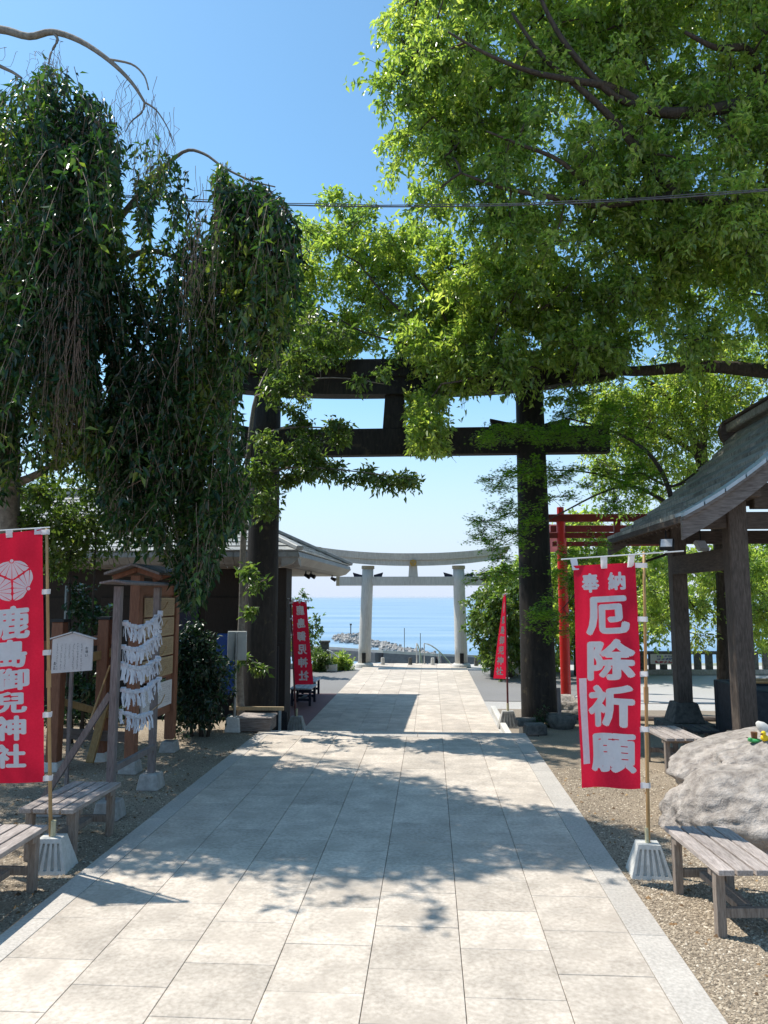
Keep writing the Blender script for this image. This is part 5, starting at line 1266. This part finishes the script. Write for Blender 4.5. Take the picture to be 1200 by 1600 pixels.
# --- weeping cherry, left
CH = [(-700, 60), (-160, 70), (20, 118), (60, 98), (85, 92), (112, 96), (140, 130), (170, 160), (190, 200), (203, 250), (212, 222), (240, 205), (262, 232), (300, 262), (325, 255), (350, 240), (378, 262),
      (412, 285), (445, 303), (462, 335), (478, 390), (472, 440), (466, 490), (448, 545), (440, 600), (418, 570), (400, 560), (385, 600), (372, 640), (390, 700), (394, 770), (380, 838),
      (352, 850), (336, 905), (318, 950), (292, 968), (278, 930), (262, 880), (236, 862), (205, 885), (186, 872), (160, 800), (140, 760), (112, 745), (96, 790), (70, 742), (45, 720), (20, 790), (-10, 800), (-160, 800), (-700, 760)]
HOLES = [[(188, 262), (206, 255), (212, 330), (222, 395), (208, 420), (192, 350)], [(236, 325), (250, 310), (252, 370), (240, 385)], [(318, 262), (332, 262), (336, 330), (324, 345)], [(150, 560), (162, 540), (170, 590), (158, 620)], [(70, 745), (120, 735), (150, 760), (140, 800), (90, 790)]]
def ch_mask(px, py):
    ok = inpoly(px, py, CH)
    for i, h in enumerate(HOLES): ok &= ~inpoly(px, py, h)
    return ok
def cherry():
    A = lambda px, py, Y: globals()['A'](px, py, Y + .45)
    def limb_pts(pix, sub=4): return globals()['limb_pts']([(q[0], q[1], q[2] + .45, q[3]) for q in pix], sub)
    root = thing('weeping_cherry_tree', 'weeping cherry with drooping dark leaves and bare hanging twigs, filling the upper left', 'tree', (A(8, 1150, 10.0).x, 10.0, 0))
    trunk = [(8, 1150, 10.0, .24), (10, 980, 10.0, .19), (12, 830, 10.0, .17), (14, 700, 9.9, .15), (20, 560, 9.7, .14), (0, 400, 9.3, .12), (-60, 250, 8.9, .10), (-120, 110, 8.6, .075), (-60, 48, 8.4, .062), (0, 46, 8.3, .052), (45, 57, 8.2, .045), (82, 50, 8.1, .040), (125, 64, 8.0, .034),
             (170, 94, 7.9, .028), (205, 128, 7.9, .022), (226, 160, 7.9, .016)]
    limbs = [limb_pts(trunk)]
    L2 = [(20, 560, 9.7, .09), (110, 440, 9.3, .06), (180, 350, 9.0, .045), (235, 285, 8.7, .034), (285, 238, 8.5, .022), (318, 240, 8.4, .018), (350, 262, 8.3, .015), (392, 282, 8.2, .012), (430, 292, 8.15, .008)]
    L3 = [(12, 640, 9.8, .10), (90, 520, 9.6, .07), (170, 430, 9.4, .055), (230, 392, 9.2, .04), (300, 420, 9.0, .03), (350, 500, 8.9, .02)]
    L4 = [(-120, 110, 8.6, .04), (-40, 92, 8.3, .03), (10, 108, 8.2, .022), (34, 122, 8.15, .014)]
    L5 = [(82, 50, 8.1, .022), (90, 62, 8.05, .018), (80, 82, 8.0, .014), (76, 100, 7.95, .010)]
    L6 = [(165, 92, 7.9, .016), (205, 100, 7.85, .013), (225, 118, 7.85, .011), (232, 140, 7.8, .009)]
    L7 = [(226, 160, 7.9, .016), (222, 175, 7.9, .012), (205, 190, 7.9, .008), (196, 206, 7.9, .005)]
    L8 = [(226, 160, 7.9, .014), (244, 172, 7.9, .010), (262, 200, 7.85, .007), (272, 228, 7.85, .005)]
    L9 = [(10, 760, 9.9, .08), (60, 740, 9.7, .05), (130, 690, 9.4, .04), (230, 620, 9.1, .03), (320, 600, 8.9, .02)]
    for l in (L2, L3, L4, L5, L6, L7, L8, L9): limbs.append(limb_pts(l))
    tm = MB()
    for P, Rr in limbs: tm.tube(P, Rr, 10 if Rr[0] > .05 else 7)
    tm.build('trunk', M['palebark'], root, smooth=True)
    # hanging strands: start anywhere near the top of the outline at that column, or lower inside
    S = []; n = 0
    def add(k_, xr, yr, Yr, ln):
        x = rng.uniform(*xr, k_); y = rng.uniform(*yr, k_); Y = rng.uniform(*Yr, k_); l = rng.uniform(*ln, k_)
        for a, b, c, d in zip(x, y, Y, l): S.append((a, b, c, d))
    add(300, (-160, 60), (90, 560), (7.4, 9.4), (1.0, 2.4))
    add(330, (30, 150), (100, 480), (7.4, 9.0), (1.2, 2.6))
    add(170, (120, 205), (140, 600), (7.5, 9.2), (.9, 2.0))
    add(300, (200, 335), (320, 620), (7.8, 9.6), (.8, 1.7)); add(120, (130, 260), (620, 780), (8.4, 10.2), (.5, .9))
    add(350, (325, 478), (240, 440), (7.5, 8.7), (.7, 1.5))
    add(520, (160, 395), (540, 800), (7.7, 9.6), (.7, 1.5))
    add(210, (-120, 160), (480, 700), (7.8, 9.8), (.6, 1.3))
    add(90, (330, 440), (420, 520), (7.6, 8.8), (.5, 1.0)); add(150, (205, 345), (205, 330), (7.6, 8.6), (.5, 1.1)); add(120, (345, 478), (250, 330), (7.5, 8.6), (.4, .9)); add(120, (30, 205), (95, 260), (7.4, 8.6), (.5, 1.1))
    add(420, (-700, -60), (60, 620), (8.0, 12.5), (1.0, 2.4)); add(170, (238, 392), (740, 890), (8.0, 9.8), (.5, .9)); add(150, (-60, 150), (560, 720), (8.2, 10.2), (.5, .9)); add(260, (-300, 200), (60, 560), (9.6, 12.0), (.9, 2.0))  # strands out of view at the left are added to shade the ground there
    S = np.array(S); st = np.array([tuple(A(a, b, c)) for a, b, c, d in S]); px, py = proj(st); keep = ch_mask(px, py)
    # uneven: thin out by a slow noise so that gaps open
    nz = np.array([noise.noise(Vector((s[0] * 1.1, s[1] * .9, s[2] * .55)) + Vector((4, 2, 9))) for s in st]); keep &= (nz > -.22)
    S, st = S[keep], st[keep]; n = len(S); m_ = 7; t = np.linspace(0, 1, m_)
    dr = rng.normal(0, .26, (n, 2)); ln = S[:, 3]
    P = np.repeat(st[:, None], m_, 1); P[..., 0] += dr[:, :1] * t[None] ** .7 * ln[:, None]; P[..., 1] += dr[:, 1:] * t[None] ** .7 * ln[:, None]
    P[..., 2] -= ln[:, None] * (t[None] ** 1.15); P[..., :2] += rng.normal(0, .02, (n, m_, 2))
    # keep the strand while it stays inside the crown
    qx, qy = proj(P.reshape(-1, 3)); ins = ch_mask(qx, qy).reshape(n, m_); alive = np.cumprod(ins, axis=1).astype(bool); last = np.maximum(alive.sum(1) - 1, 0); frac = last / (m_ - 1)
    ok = frac > .12; P, frac, ln = P[ok], frac[ok], ln[ok]; n = len(P)
    def at(f):           # f (n,k) in 0..1 of the strand
        g = np.clip(f, 0, .9999) * (m_ - 1); i = g.astype(int); w = (g - i)[..., None]; r = np.arange(n)[:, None]
        return P[r, i] * (1 - w) + P[r, i + 1] * w
    f7 = np.linspace(0, 1, 6)[None] * frac[:, None]; V, F = tubes_np(at(f7), .0048, .0020, 3)
    # bare dry twigs
    B = []
    def bare(k_, xr, yr, Yr, lr, sp=.10):
        for _ in range(k_):
            s = np.array(tuple(A(rng.uniform(*xr), rng.uniform(*yr), rng.uniform(*Yr)))); l = rng.uniform(*lr); d = rng.normal(0, sp, 2); tt = np.linspace(0, 1, 6)
            q = np.repeat(s[None], 6, 0); q[:, 0] += d[0] * l * tt ** .8 + rng.normal(0, .028, 6); q[:, 1] += d[1] * l * tt ** .8 + rng.normal(0, .028, 6); q[:, 2] -= l * tt ** 1.1; B.append(q)
    bare(44, (70, 130), (330, 520), (7.25, 7.7), (.8, 1.9), .08); bare(34, (85, 125), (480, 640), (7.25, 7.7), (.5, 1.1), .12); bare(40, (285, 345), (250, 430), (7.35, 7.8), (.6, 1.4), .08)
    bare(30, (-20, 60), (250, 420), (7.3, 7.7), (.7, 1.6), .2); bare(45, (150, 245), (110, 240), (7.8, 7.95), (.3, 1.0), .28); bare(28, (60, 100), (80, 120), (7.9, 8.1), (.3, .8), .35); bare(24, (200, 245), (150, 260), (7.8, 8.0), (.5, 1.1), .12)
    bare(20, (225, 275), (160, 240), (7.8, 7.9), (.4, .9), .15); bare(14, (5, 110), (60, 110), (8.0, 8.2), (.2, .45), .5)
    B = np.array(B); VB, FB = tubes_np(B, .0034, .0015, 3)
    np_mesh('hanging_twigs', np.concatenate([V, VB]), np.concatenate([F, FB + len(V)]), M['drytwig'], root, kind='stuff')
    # leaves
    k_ = (ln * 29).astype(int).max(); f = rng.uniform(.02, 1, (n, k_)); use = (np.arange(k_)[None] < (ln * 29)[:, None]) & (f < frac[:, None])
    Q = at(f); D = rng.normal(0, .75, Q.shape); D[..., 2] -= .80; Q = Q[use]; D = D[use]
    Q = Q + rng.normal(0, .035, Q.shape); qx, qy = proj(Q); o2 = ch_mask(qx, qy); Q, D = Q[o2], D[o2]
    s = rng.uniform(.55, 1.2, len(Q)); V, F = leaves(Q, D, .135 * s, .050 * s, .10); cl = np.array([noise.noise(Vector(q) * .9) for q in Q[::1]]) * .75
    np_mesh('crown', V, F, M['cherryleaf'], root, rnd=np.repeat(np.clip(rng.random(len(Q)) * .7 + .12 + cl, 0, 1), 2))
    return len(Q)
nc = cherry()
# --- big broadleaf tree on the right
R1 = [(645, -160), (640, 0), (602, 70), (622, 108), (604, 160), (640, 195), (632, 240), (662, 268), (642, 308), (690, 335), (735, 352), (742, 398), (770, 470), (830, 545), (900, 560), (1000, 560), (1400, 560), (1400, -160)]
R2 = [(742, 398), (700, 470), (655, 500), (640, 560), (645, 620), (640, 680), (668, 706), (700, 640), (750, 590), (800, 590), (850, 640), (900, 600), (960, 590), (960, 470), (850, 400)]
R3 = [(478, 352), (505, 322), (540, 312), (562, 345), (582, 372), (605, 350), (640, 348), (672, 378), (708, 385), (735, 402), (760, 470), (700, 560), (655, 580), (610, 560), (560, 555), (510, 575), (455, 600), (425, 560), (440, 450)]
def big_tree():
    root = thing('oak_tree', 'huge evergreen broadleaf tree with sunlit light green crown reaching in from the right', 'tree', (A(1335, 1150, 15).x, 15.0, 0))
    trunk = limb_pts([(1335, 1160, 15, .42), (1335, 900, 15, .36), (1325, 650, 14.6, .32), (1310, 450, 14, .28), (1290, 250, 13.2, .22), (1330, 50, 12.6, .14), (1360, -120, 12.3, .06)])
    a = limb_pts([(1310, 400, 13.4, .20), (1250, 250, 12.2, .16), (1200, 158, 11.6, .12), (1150, 165, 11.3, .105), (1080, 176, 11.1, .09), (1020, 172, 11.0, .08), (960, 138, 10.8, .065), (900, 126, 10.6, .05), (830, 112, 10.4, .038), (760, 84, 10.2, .025), (700, 50, 10.1, .014)])
    b = limb_pts([(1020, 172, 11.0, .06), (960, 150, 10.8, .055), (900, 90, 10.6, .045), (860, 30, 10.5, .035), (830, -40, 10.4, .02)])
    c = limb_pts([(1300, 480, 13.6, .18), (1220, 360, 12.4, .13), (1130, 318, 11.8, .10), (1040, 308, 11.4, .085), (940, 320, 11.1, .06), (860, 308, 10.9, .045), (780, 292, 10.7, .03), (720, 270, 10.6, .014)])
    d = limb_pts([(1060, 310, 11.5, .08), (1010, 250, 11.2, .07), (960, 190, 10.9, .06), (920, 150, 10.7, .05), (850, 90, 10.6, .035), (800, 20, 10.5, .02)])
    e = limb_pts([(940, 320, 11.1, .04), (880, 255, 10.8, .035), (810, 225, 10.6, .025), (760, 205, 10.5, .014)])
    f = limb_pts([(1200, 158, 11.6, .09), (1170, 80, 11.3, .07), (1120, 75, 11.0, .045), (1070, 50, 10.8, .025)])
    g = limb_pts([(1310, 560, 14.0, .18), (1220, 580, 13.8, .14), (1100, 572, 13.7, .115), (990, 580, 13.7, .095), (880, 572, 13.6, .075), (790, 565, 13.5, .06), (720, 545, 13.4, .045), (650, 505, 13.4, .032), (600, 460, 13.4, .022), (560, 410, 13.4, .012)])
    h = limb_pts([(720, 545, 13.4, .035), (680, 470, 13.3, .025), (640, 420, 13.3, .014)]); i_ = limb_pts([(790, 565, 13.1, .03), (740, 590, 12.4, .022), (690, 600, 12.2, .012)]); j = limb_pts([(650, 540, 13.4, .02), (570, 520, 13.4, .018), (500, 480, 13.4, .01)])
    cl = poly_clumps(R1, 360, lambda x, y: rng.uniform(10.6, 12.6) if y < 380 else rng.uniform(11.4, 14.2), .52)
    cl += poly_clumps(R1, 80, lambda x, y: rng.uniform(12.6, 14.5), .75)
    cl += poly_clumps([(900, -60), (1260, -60), (1260, 420), (950, 420)], 60, lambda x, y: rng.uniform(11.5, 13.5), .6)
    cl += poly_clumps(R2, 75, lambda x, y: rng.uniform(12.0, 13.4), .42)
    cl += poly_clumps(R3, 85, lambda x, y: rng.uniform(13.2, 14.8), .48)
    def mask(px, py):
        keep = np.ones(px.shape, bool); u = rng.random(px.shape)
        keep &= ~((px > 455) & (px < 634) & (py > 578)); keep &= ~((px > 634) & (py > 712) & (px < 900))
        keep &= ~((px > 705) & (px < 812) & (py > 622) & (u > .12)); keep &= ~((px > 720) & (px < 960) & (py > 665) & (py < 715) & (u > .10)); keep &= ~((px > 820) & (px < 960) & (py > 578) & (py < 618) & (u > .3))
        return keep
    broadleaf(root, [trunk, a, b, c, d, e, f, g, h, i_, j], cl, M['oakleaf'], ll=.122, lw=.052, twigs=13, per=30, droop=.30, branch_r=.026, mask=mask)
big_tree()
# --- second broadleaf behind the pavilion
def mid_tree():
    root = thing('oak_tree', 'dark trunked broadleaf tree standing behind the pavilion, crown below the big limb', 'tree', (A(1133, 1112, 14.6).x, 14.6, LOW))
    tr = limb_pts([(1134, 1135, 14.9, .17), (1132, 1000, 14.9, .14), (1128, 880, 14.9, .13), (1112, 780, 14.9, .12), (1092, 710, 14.8, .10), (1072, 660, 14.8, .075), (1040, 615, 14.8, .05), (1000, 590, 14.8, .03)])
    a = limb_pts([(1100, 740, 14.8, .08), (1100, 660, 14.9, .06), (1110, 600, 15, .04), (1120, 520, 15, .02)]); b = limb_pts([(1090, 710, 14.8, .05), (1040, 680, 14.6, .04), (980, 660, 14.4, .025), (930, 650, 14.3, .012)])
    c = limb_pts([(1100, 730, 14.8, .05), (1050, 760, 14.6, .03), (990, 735, 14.5, .02), (930, 740, 14.4, .01)]); d = limb_pts([(1112, 780, 14.9, .05), (1150, 690, 15, .04), (1180, 620, 15, .02)])
    reg = [(880, 600), (950, 560), (1200, 540), (1250, 640), (1180, 690), (1110, 740), (1040, 780), (985, 810), (960, 790), (935, 745), (900, 720), (960, 700), (955, 660), (900, 650)]
    cl = poly_clumps(reg, 110, lambda x, y: rng.uniform(14.0, 16.6), .50)
    reg2 = [(1000, 880), (1050, 870), (1200, 870), (1260, 900), (1240, 985), (1150, 990), (1110, 1000), (1060, 985), (1010, 965)]
    cl += poly_clumps(reg2, 42, lambda x, y: rng.uniform(14.6, 17.0), .38)
    broadleaf(root, [tr, a, b, c, d], cl, M['oakleaf'], ll=.10, lw=.042, twigs=12, per=22, droop=.25, branch_r=.014)
mid_tree()
# --- maple by the right pillar
def maple():
    root = thing('maple_tree', 'fine-leaved green maple reaching in flat sprays in front of the right gate pillar', 'tree', (A(1061, 1100, 13.6).x, 13.75, 0))
    x0 = 1061
    tr = limb_pts([(1064, 1120, 13.75, .09), (1062, 980, 13.75, .075), (1062, 880, 13.7, .065), (1055, 800, 13.6, .055), (1030, 730, 13.4, .04), (990, 690, 13.2, .03), (930, 665, 13.0, .018), (870, 650, 12.9, .010)])
    a = limb_pts([(1050, 790, 13.6, .04), (990, 760, 13.3, .028), (940, 770, 13.1, .020), (880, 800, 12.9, .014), (820, 830, 12.8, .010), (770, 860, 12.7, .005)])
    b = limb_pts([(990, 760, 13.3, .022), (930, 740, 13.1, .016), (860, 735, 12.9, .012), (800, 745, 12.8, .008)]); c = limb_pts([(1058, 860, 13.7, .03), (1000, 880, 13.3, .02), (930, 900, 13.0, .014), (880, 950, 12.8, .008)])
    d = limb_pts([(930, 665, 13.0, .014), (860, 680, 12.8, .010), (790, 690, 12.7, .006)])
    pol = [([(850, 640), (900, 610), (985, 620), (1000, 680), (940, 690), (880, 690)], 26), ([(745, 672), (800, 662), (880, 670), (900, 690), (850, 705), (760, 700)], 16), ([(770, 740), (850, 715), (905, 730), (880, 780), (800, 790), (775, 775)], 17),
           ([(742, 815), (790, 785), (850, 790), (820, 850), (775, 880), (748, 870)], 18), ([(742, 900), (760, 875), (800, 870), (805, 900), (760, 920)], 7), ([(862, 870), (905, 850), (950, 850), (930, 900), (880, 930), (868, 900)], 11), ([(830, 950), (870, 930), (900, 960), (895, 1010), (850, 995)], 9),
           ([(930, 720), (1000, 700), (1030, 760), (960, 800), (900, 800)], 16)]
    cl = []
    for p, k_ in pol: cl += poly_clumps(p, k_, lambda x, y: rng.uniform(12.3, 13.2), .26)
    cl += poly_clumps([(870, 362), (960, 372), (965, 398), (905, 402), (880, 385)], 7, lambda x, y: rng.uniform(10.4, 10.7), .24) * 0
    broadleaf(root, [tr, a, b, c, d], cl, M['mapleleaf'], ll=.052, twigs=10, per=20, droop=.12, branch_r=.008, maple=True, flat=.28)
maple()
# --- leafy branch of another cherry crossing before the gate
def gate_branch():
    root = thing('cherry_tree', 'slim cherry tree with pale trunk at the left gate pillar, leafy boughs crossing the beams', 'tree', (A(377, 1120, 12.9).x, 12.9, 0))
    tr = limb_pts([(377, 1128, 12.9, .075), (374, 1050, 12.9, .065), (378, 950, 12.9, .06), (380, 850, 12.8, .055), (384, 760, 12.7, .05), (390, 690, 12.6, .042), (400, 620, 12.6, .03), (430, 560, 12.6, .018), (470, 520, 12.6, .01)])
    a = limb_pts([(384, 760, 12.7, .035), (430, 735, 12.3, .025), (480, 730, 12.1, .018), (540, 735, 12.0, .013), (600, 742, 11.9, .008), (655, 750, 11.9, .004)])
    b = limb_pts([(390, 690, 12.6, .03), (440, 670, 12.3, .02), (500, 668, 12.2, .013), (545, 672, 12.1, .006)]); c = limb_pts([(400, 620, 12.6, .025), (450, 600, 12.4, .018), (520, 590, 12.4, .012), (600, 600, 12.4, .006)])
    d = limb_pts([(378, 930, 12.9, .02), (390, 915, 12.7, .012), (420, 905, 12.5, .006)]); e = limb_pts([(376, 1010, 12.9, .015), (390, 1030, 12.7, .01), (412, 1040, 12.6, .005)])
    pol = [([(385, 745), (440, 690), (500, 715), (560, 735), (640, 742), (652, 750), (600, 760), (540, 748), (470, 745), (400, 768)], 34, .15), ([(385, 690), (420, 665), (540, 655), (552, 680), (480, 705), (400, 720)], 15, .17),
           ([(395, 625), (450, 570), (540, 565), (610, 580), (560, 600), (500, 612), (480, 650), (440, 650)], 12, .18), ([(385, 780), (430, 760), (435, 800), (400, 830)], 6, .22), ([(425, 520), (470, 480), (540, 520), (500, 565), (430, 580)], 12, .28),
           ([(375, 890), (425, 880), (425, 915), (385, 925)], 3, .12), ([(378, 1025), (412, 1030), (405, 1055)], 2, .09), ([(380, 960), (395, 950), (395, 980)], 1, .09)]
    cl = []
    for p, k_, r_ in pol: cl += poly_clumps(p, k_, lambda x, y: rng.uniform(11.9, 12.7), r_)
    broadleaf(root, [tr, a, b, c, d, e], cl, M['bushleaf'], ll=.125, lw=.055, twigs=8, per=11, droop=.25, branch_r=.008, flat=.5, bmat='palebark')
gate_branch()
# --- shrubs and background trees
def shrub(name, label, cat, poly, n, Y, r, mat, stems, ll=.08, lw=.035, twigs=9, per=18, group=None, z=0, flat=1.0, **kw):
    Y0, Y1 = Y; cx = sum(p[0] for p in poly) / len(poly); b = A(cx, 1000, (Y0 + Y1) / 2)
    root = thing(name, label, cat, (b.x, b.y, z), group); limbs = []
    for (px, py, tx, ty, r0) in stems:
        Ym = (Y0 + Y1) / 2; foot = A(px, py, Ym); tip = A(tx, ty, Ym); foot.z = z
        mid = foot.lerp(tip, .5) + Vector((random.uniform(-.1, .1), 0, 0)); limbs.append(([foot, foot.lerp(mid, .5), mid, tip], [r0, r0 * .85, r0 * .7, r0 * .35]))
    broadleaf(root, limbs, poly_clumps(poly, n, lambda x, y: rng.uniform(Y0, Y1), r), M[mat], ll=ll, lw=lw, twigs=twigs, per=per, branch_r=.010, flat=flat, bname='branches', **kw)
shrub('tree', 'rounded green tree with bright left edge just right of the far torii', 'tree', [(734, 955), (752, 925), (790, 935), (812, 900), (812, 1035), (770, 1040), (758, 1010), (740, 985)], 50, (25, 27.5), .42, 'bushleaf',
      [(775, 1060, 770, 960, .2), (795, 1060, 800, 940, .15)], ll=.17, lw=.09, twigs=11, per=20, z=LOW)
shrub('tree', 'tree between the dark gate pillar and the red torii post, behind the forecourt', 'tree', [(745, 905), (775, 890), (812, 880), (850, 860), (880, 870), (900, 900), (890, 1025), (862, 1040), (800, 1030), (790, 960)], 60, (27.5, 29), .65, 'oakleaf',
      [(850, 1060, 850, 940, .16), (820, 1060, 810, 950, .12)], ll=.18, lw=.09, twigs=10, per=20, z=LOW)
shrub('tree', 'spreading tree over the cliff fence, right of the red torii', 'tree', [(862, 830), (920, 800), (1010, 800), (1060, 860), (1075, 940), (1050, 985), (1010, 975), (985, 1000), (900, 1010), (866, 1000)], 95, (25.5, 28.5), .75, 'oakleaf',
      [(905, 1060, 900, 930, .18), (975, 1060, 960, 900, .16)], ll=.19, lw=.095, twigs=11, per=20, z=LOW)
shrub('tree', 'tree seen through the pavilion between its posts, low branches over the sea', 'tree', [(1080, 860), (1200, 850), (1300, 850), (1300, 1000), (1200, 1010), (1150, 985), (1120, 990), (1100, 960), (1080, 930)], 60, (22.5, 25.5), .6, 'oakleaf',
      [(1150, 1080, 1140, 930, .15), (1240, 1080, 1220, 900, .16)], ll=.17, lw=.09, twigs=11, per=20, z=LOW)
shrub('shrub', 'thin leafy shrub rising behind the mirrored red banner', 'shrub', [(446, 950), (470, 925), (488, 950), (500, 985), (490, 1005), (470, 1035), (446, 1020)], 16, (25.5, 26.5), .34, 'bushleaf', [(462, 1050, 465, 960, .05), (472, 1050, 485, 980, .03)], ll=.17, lw=.10, twigs=7, per=7, z=LOW)
shrub('shrub', 'bright green clipped bush in front of the left cliff fence', 'shrub', [(488, 1030), (500, 1018), (514, 1028), (514, 1048), (488, 1050)], 16, (27.6, 28.2), .28, 'bushleaf', [(500, 1050, 500, 1025, .04)], ll=.10, lw=.06, z=LOW, twigs=14)
shrub('shrub', 'round darker green bush by the end post of the left cliff fence', 'shrub', [(526, 1026), (540, 1022), (545, 1040), (540, 1046), (524, 1046)], 14, (28.2, 28.8), .28, 'oakleaf', [(534, 1050, 534, 1030, .04)], ll=.10, lw=.06, z=LOW, twigs=14)
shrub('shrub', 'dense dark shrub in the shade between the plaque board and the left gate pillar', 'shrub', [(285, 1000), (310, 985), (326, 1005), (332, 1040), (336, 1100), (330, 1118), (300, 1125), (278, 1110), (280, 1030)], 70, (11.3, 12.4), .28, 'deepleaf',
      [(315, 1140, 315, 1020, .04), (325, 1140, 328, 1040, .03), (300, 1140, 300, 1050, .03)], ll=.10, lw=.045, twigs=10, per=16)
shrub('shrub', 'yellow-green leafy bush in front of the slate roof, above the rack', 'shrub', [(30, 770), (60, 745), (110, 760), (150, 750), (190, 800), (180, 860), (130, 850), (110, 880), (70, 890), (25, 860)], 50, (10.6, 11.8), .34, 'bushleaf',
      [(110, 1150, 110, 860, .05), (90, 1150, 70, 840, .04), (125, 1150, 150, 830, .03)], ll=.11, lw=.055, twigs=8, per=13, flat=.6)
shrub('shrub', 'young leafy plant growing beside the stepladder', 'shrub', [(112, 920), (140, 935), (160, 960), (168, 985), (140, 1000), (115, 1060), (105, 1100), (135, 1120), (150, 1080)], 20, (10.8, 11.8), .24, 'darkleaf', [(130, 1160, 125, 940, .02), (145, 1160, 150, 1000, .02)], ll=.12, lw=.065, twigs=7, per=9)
shrub('potted_fern', 'little dark fern plant beside the stone bowl', 'plant', [(838, 1125), (848, 1108), (858, 1125), (852, 1140), (842, 1138)], 5, (13.0, 13.2), .10, 'darkleaf', [(848, 1142, 848, 1120, .01)], ll=.06, lw=.02, twigs=9, per=9)
bush_row = [(A(300 - 75 * i, 1000, 13.2).x, 13.1) for i in range(5)]
for i, (x, y) in enumerate(bush_row[2:]):
    shrub('hedge', ['low dark hedge clump before the hall, left of the shrub', 'low dark hedge clump before the hall, behind the stepladder', 'low dark hedge clump before the hall, at the left edge'][i], 'hedge',
          [(px, py) for px, py in ((40 - 90 * i + 60, 1105), (40 - 90 * i + 160, 1105), (40 - 90 * i + 160, 1135), (40 - 90 * i + 60, 1135))], 16, (12.6, 13.0), .24, 'darkleaf', [(40 - 90 * i + 110, 1150, 40 - 90 * i + 110, 1115, .02)], ll=.06, lw=.03, twigs=9, per=12)
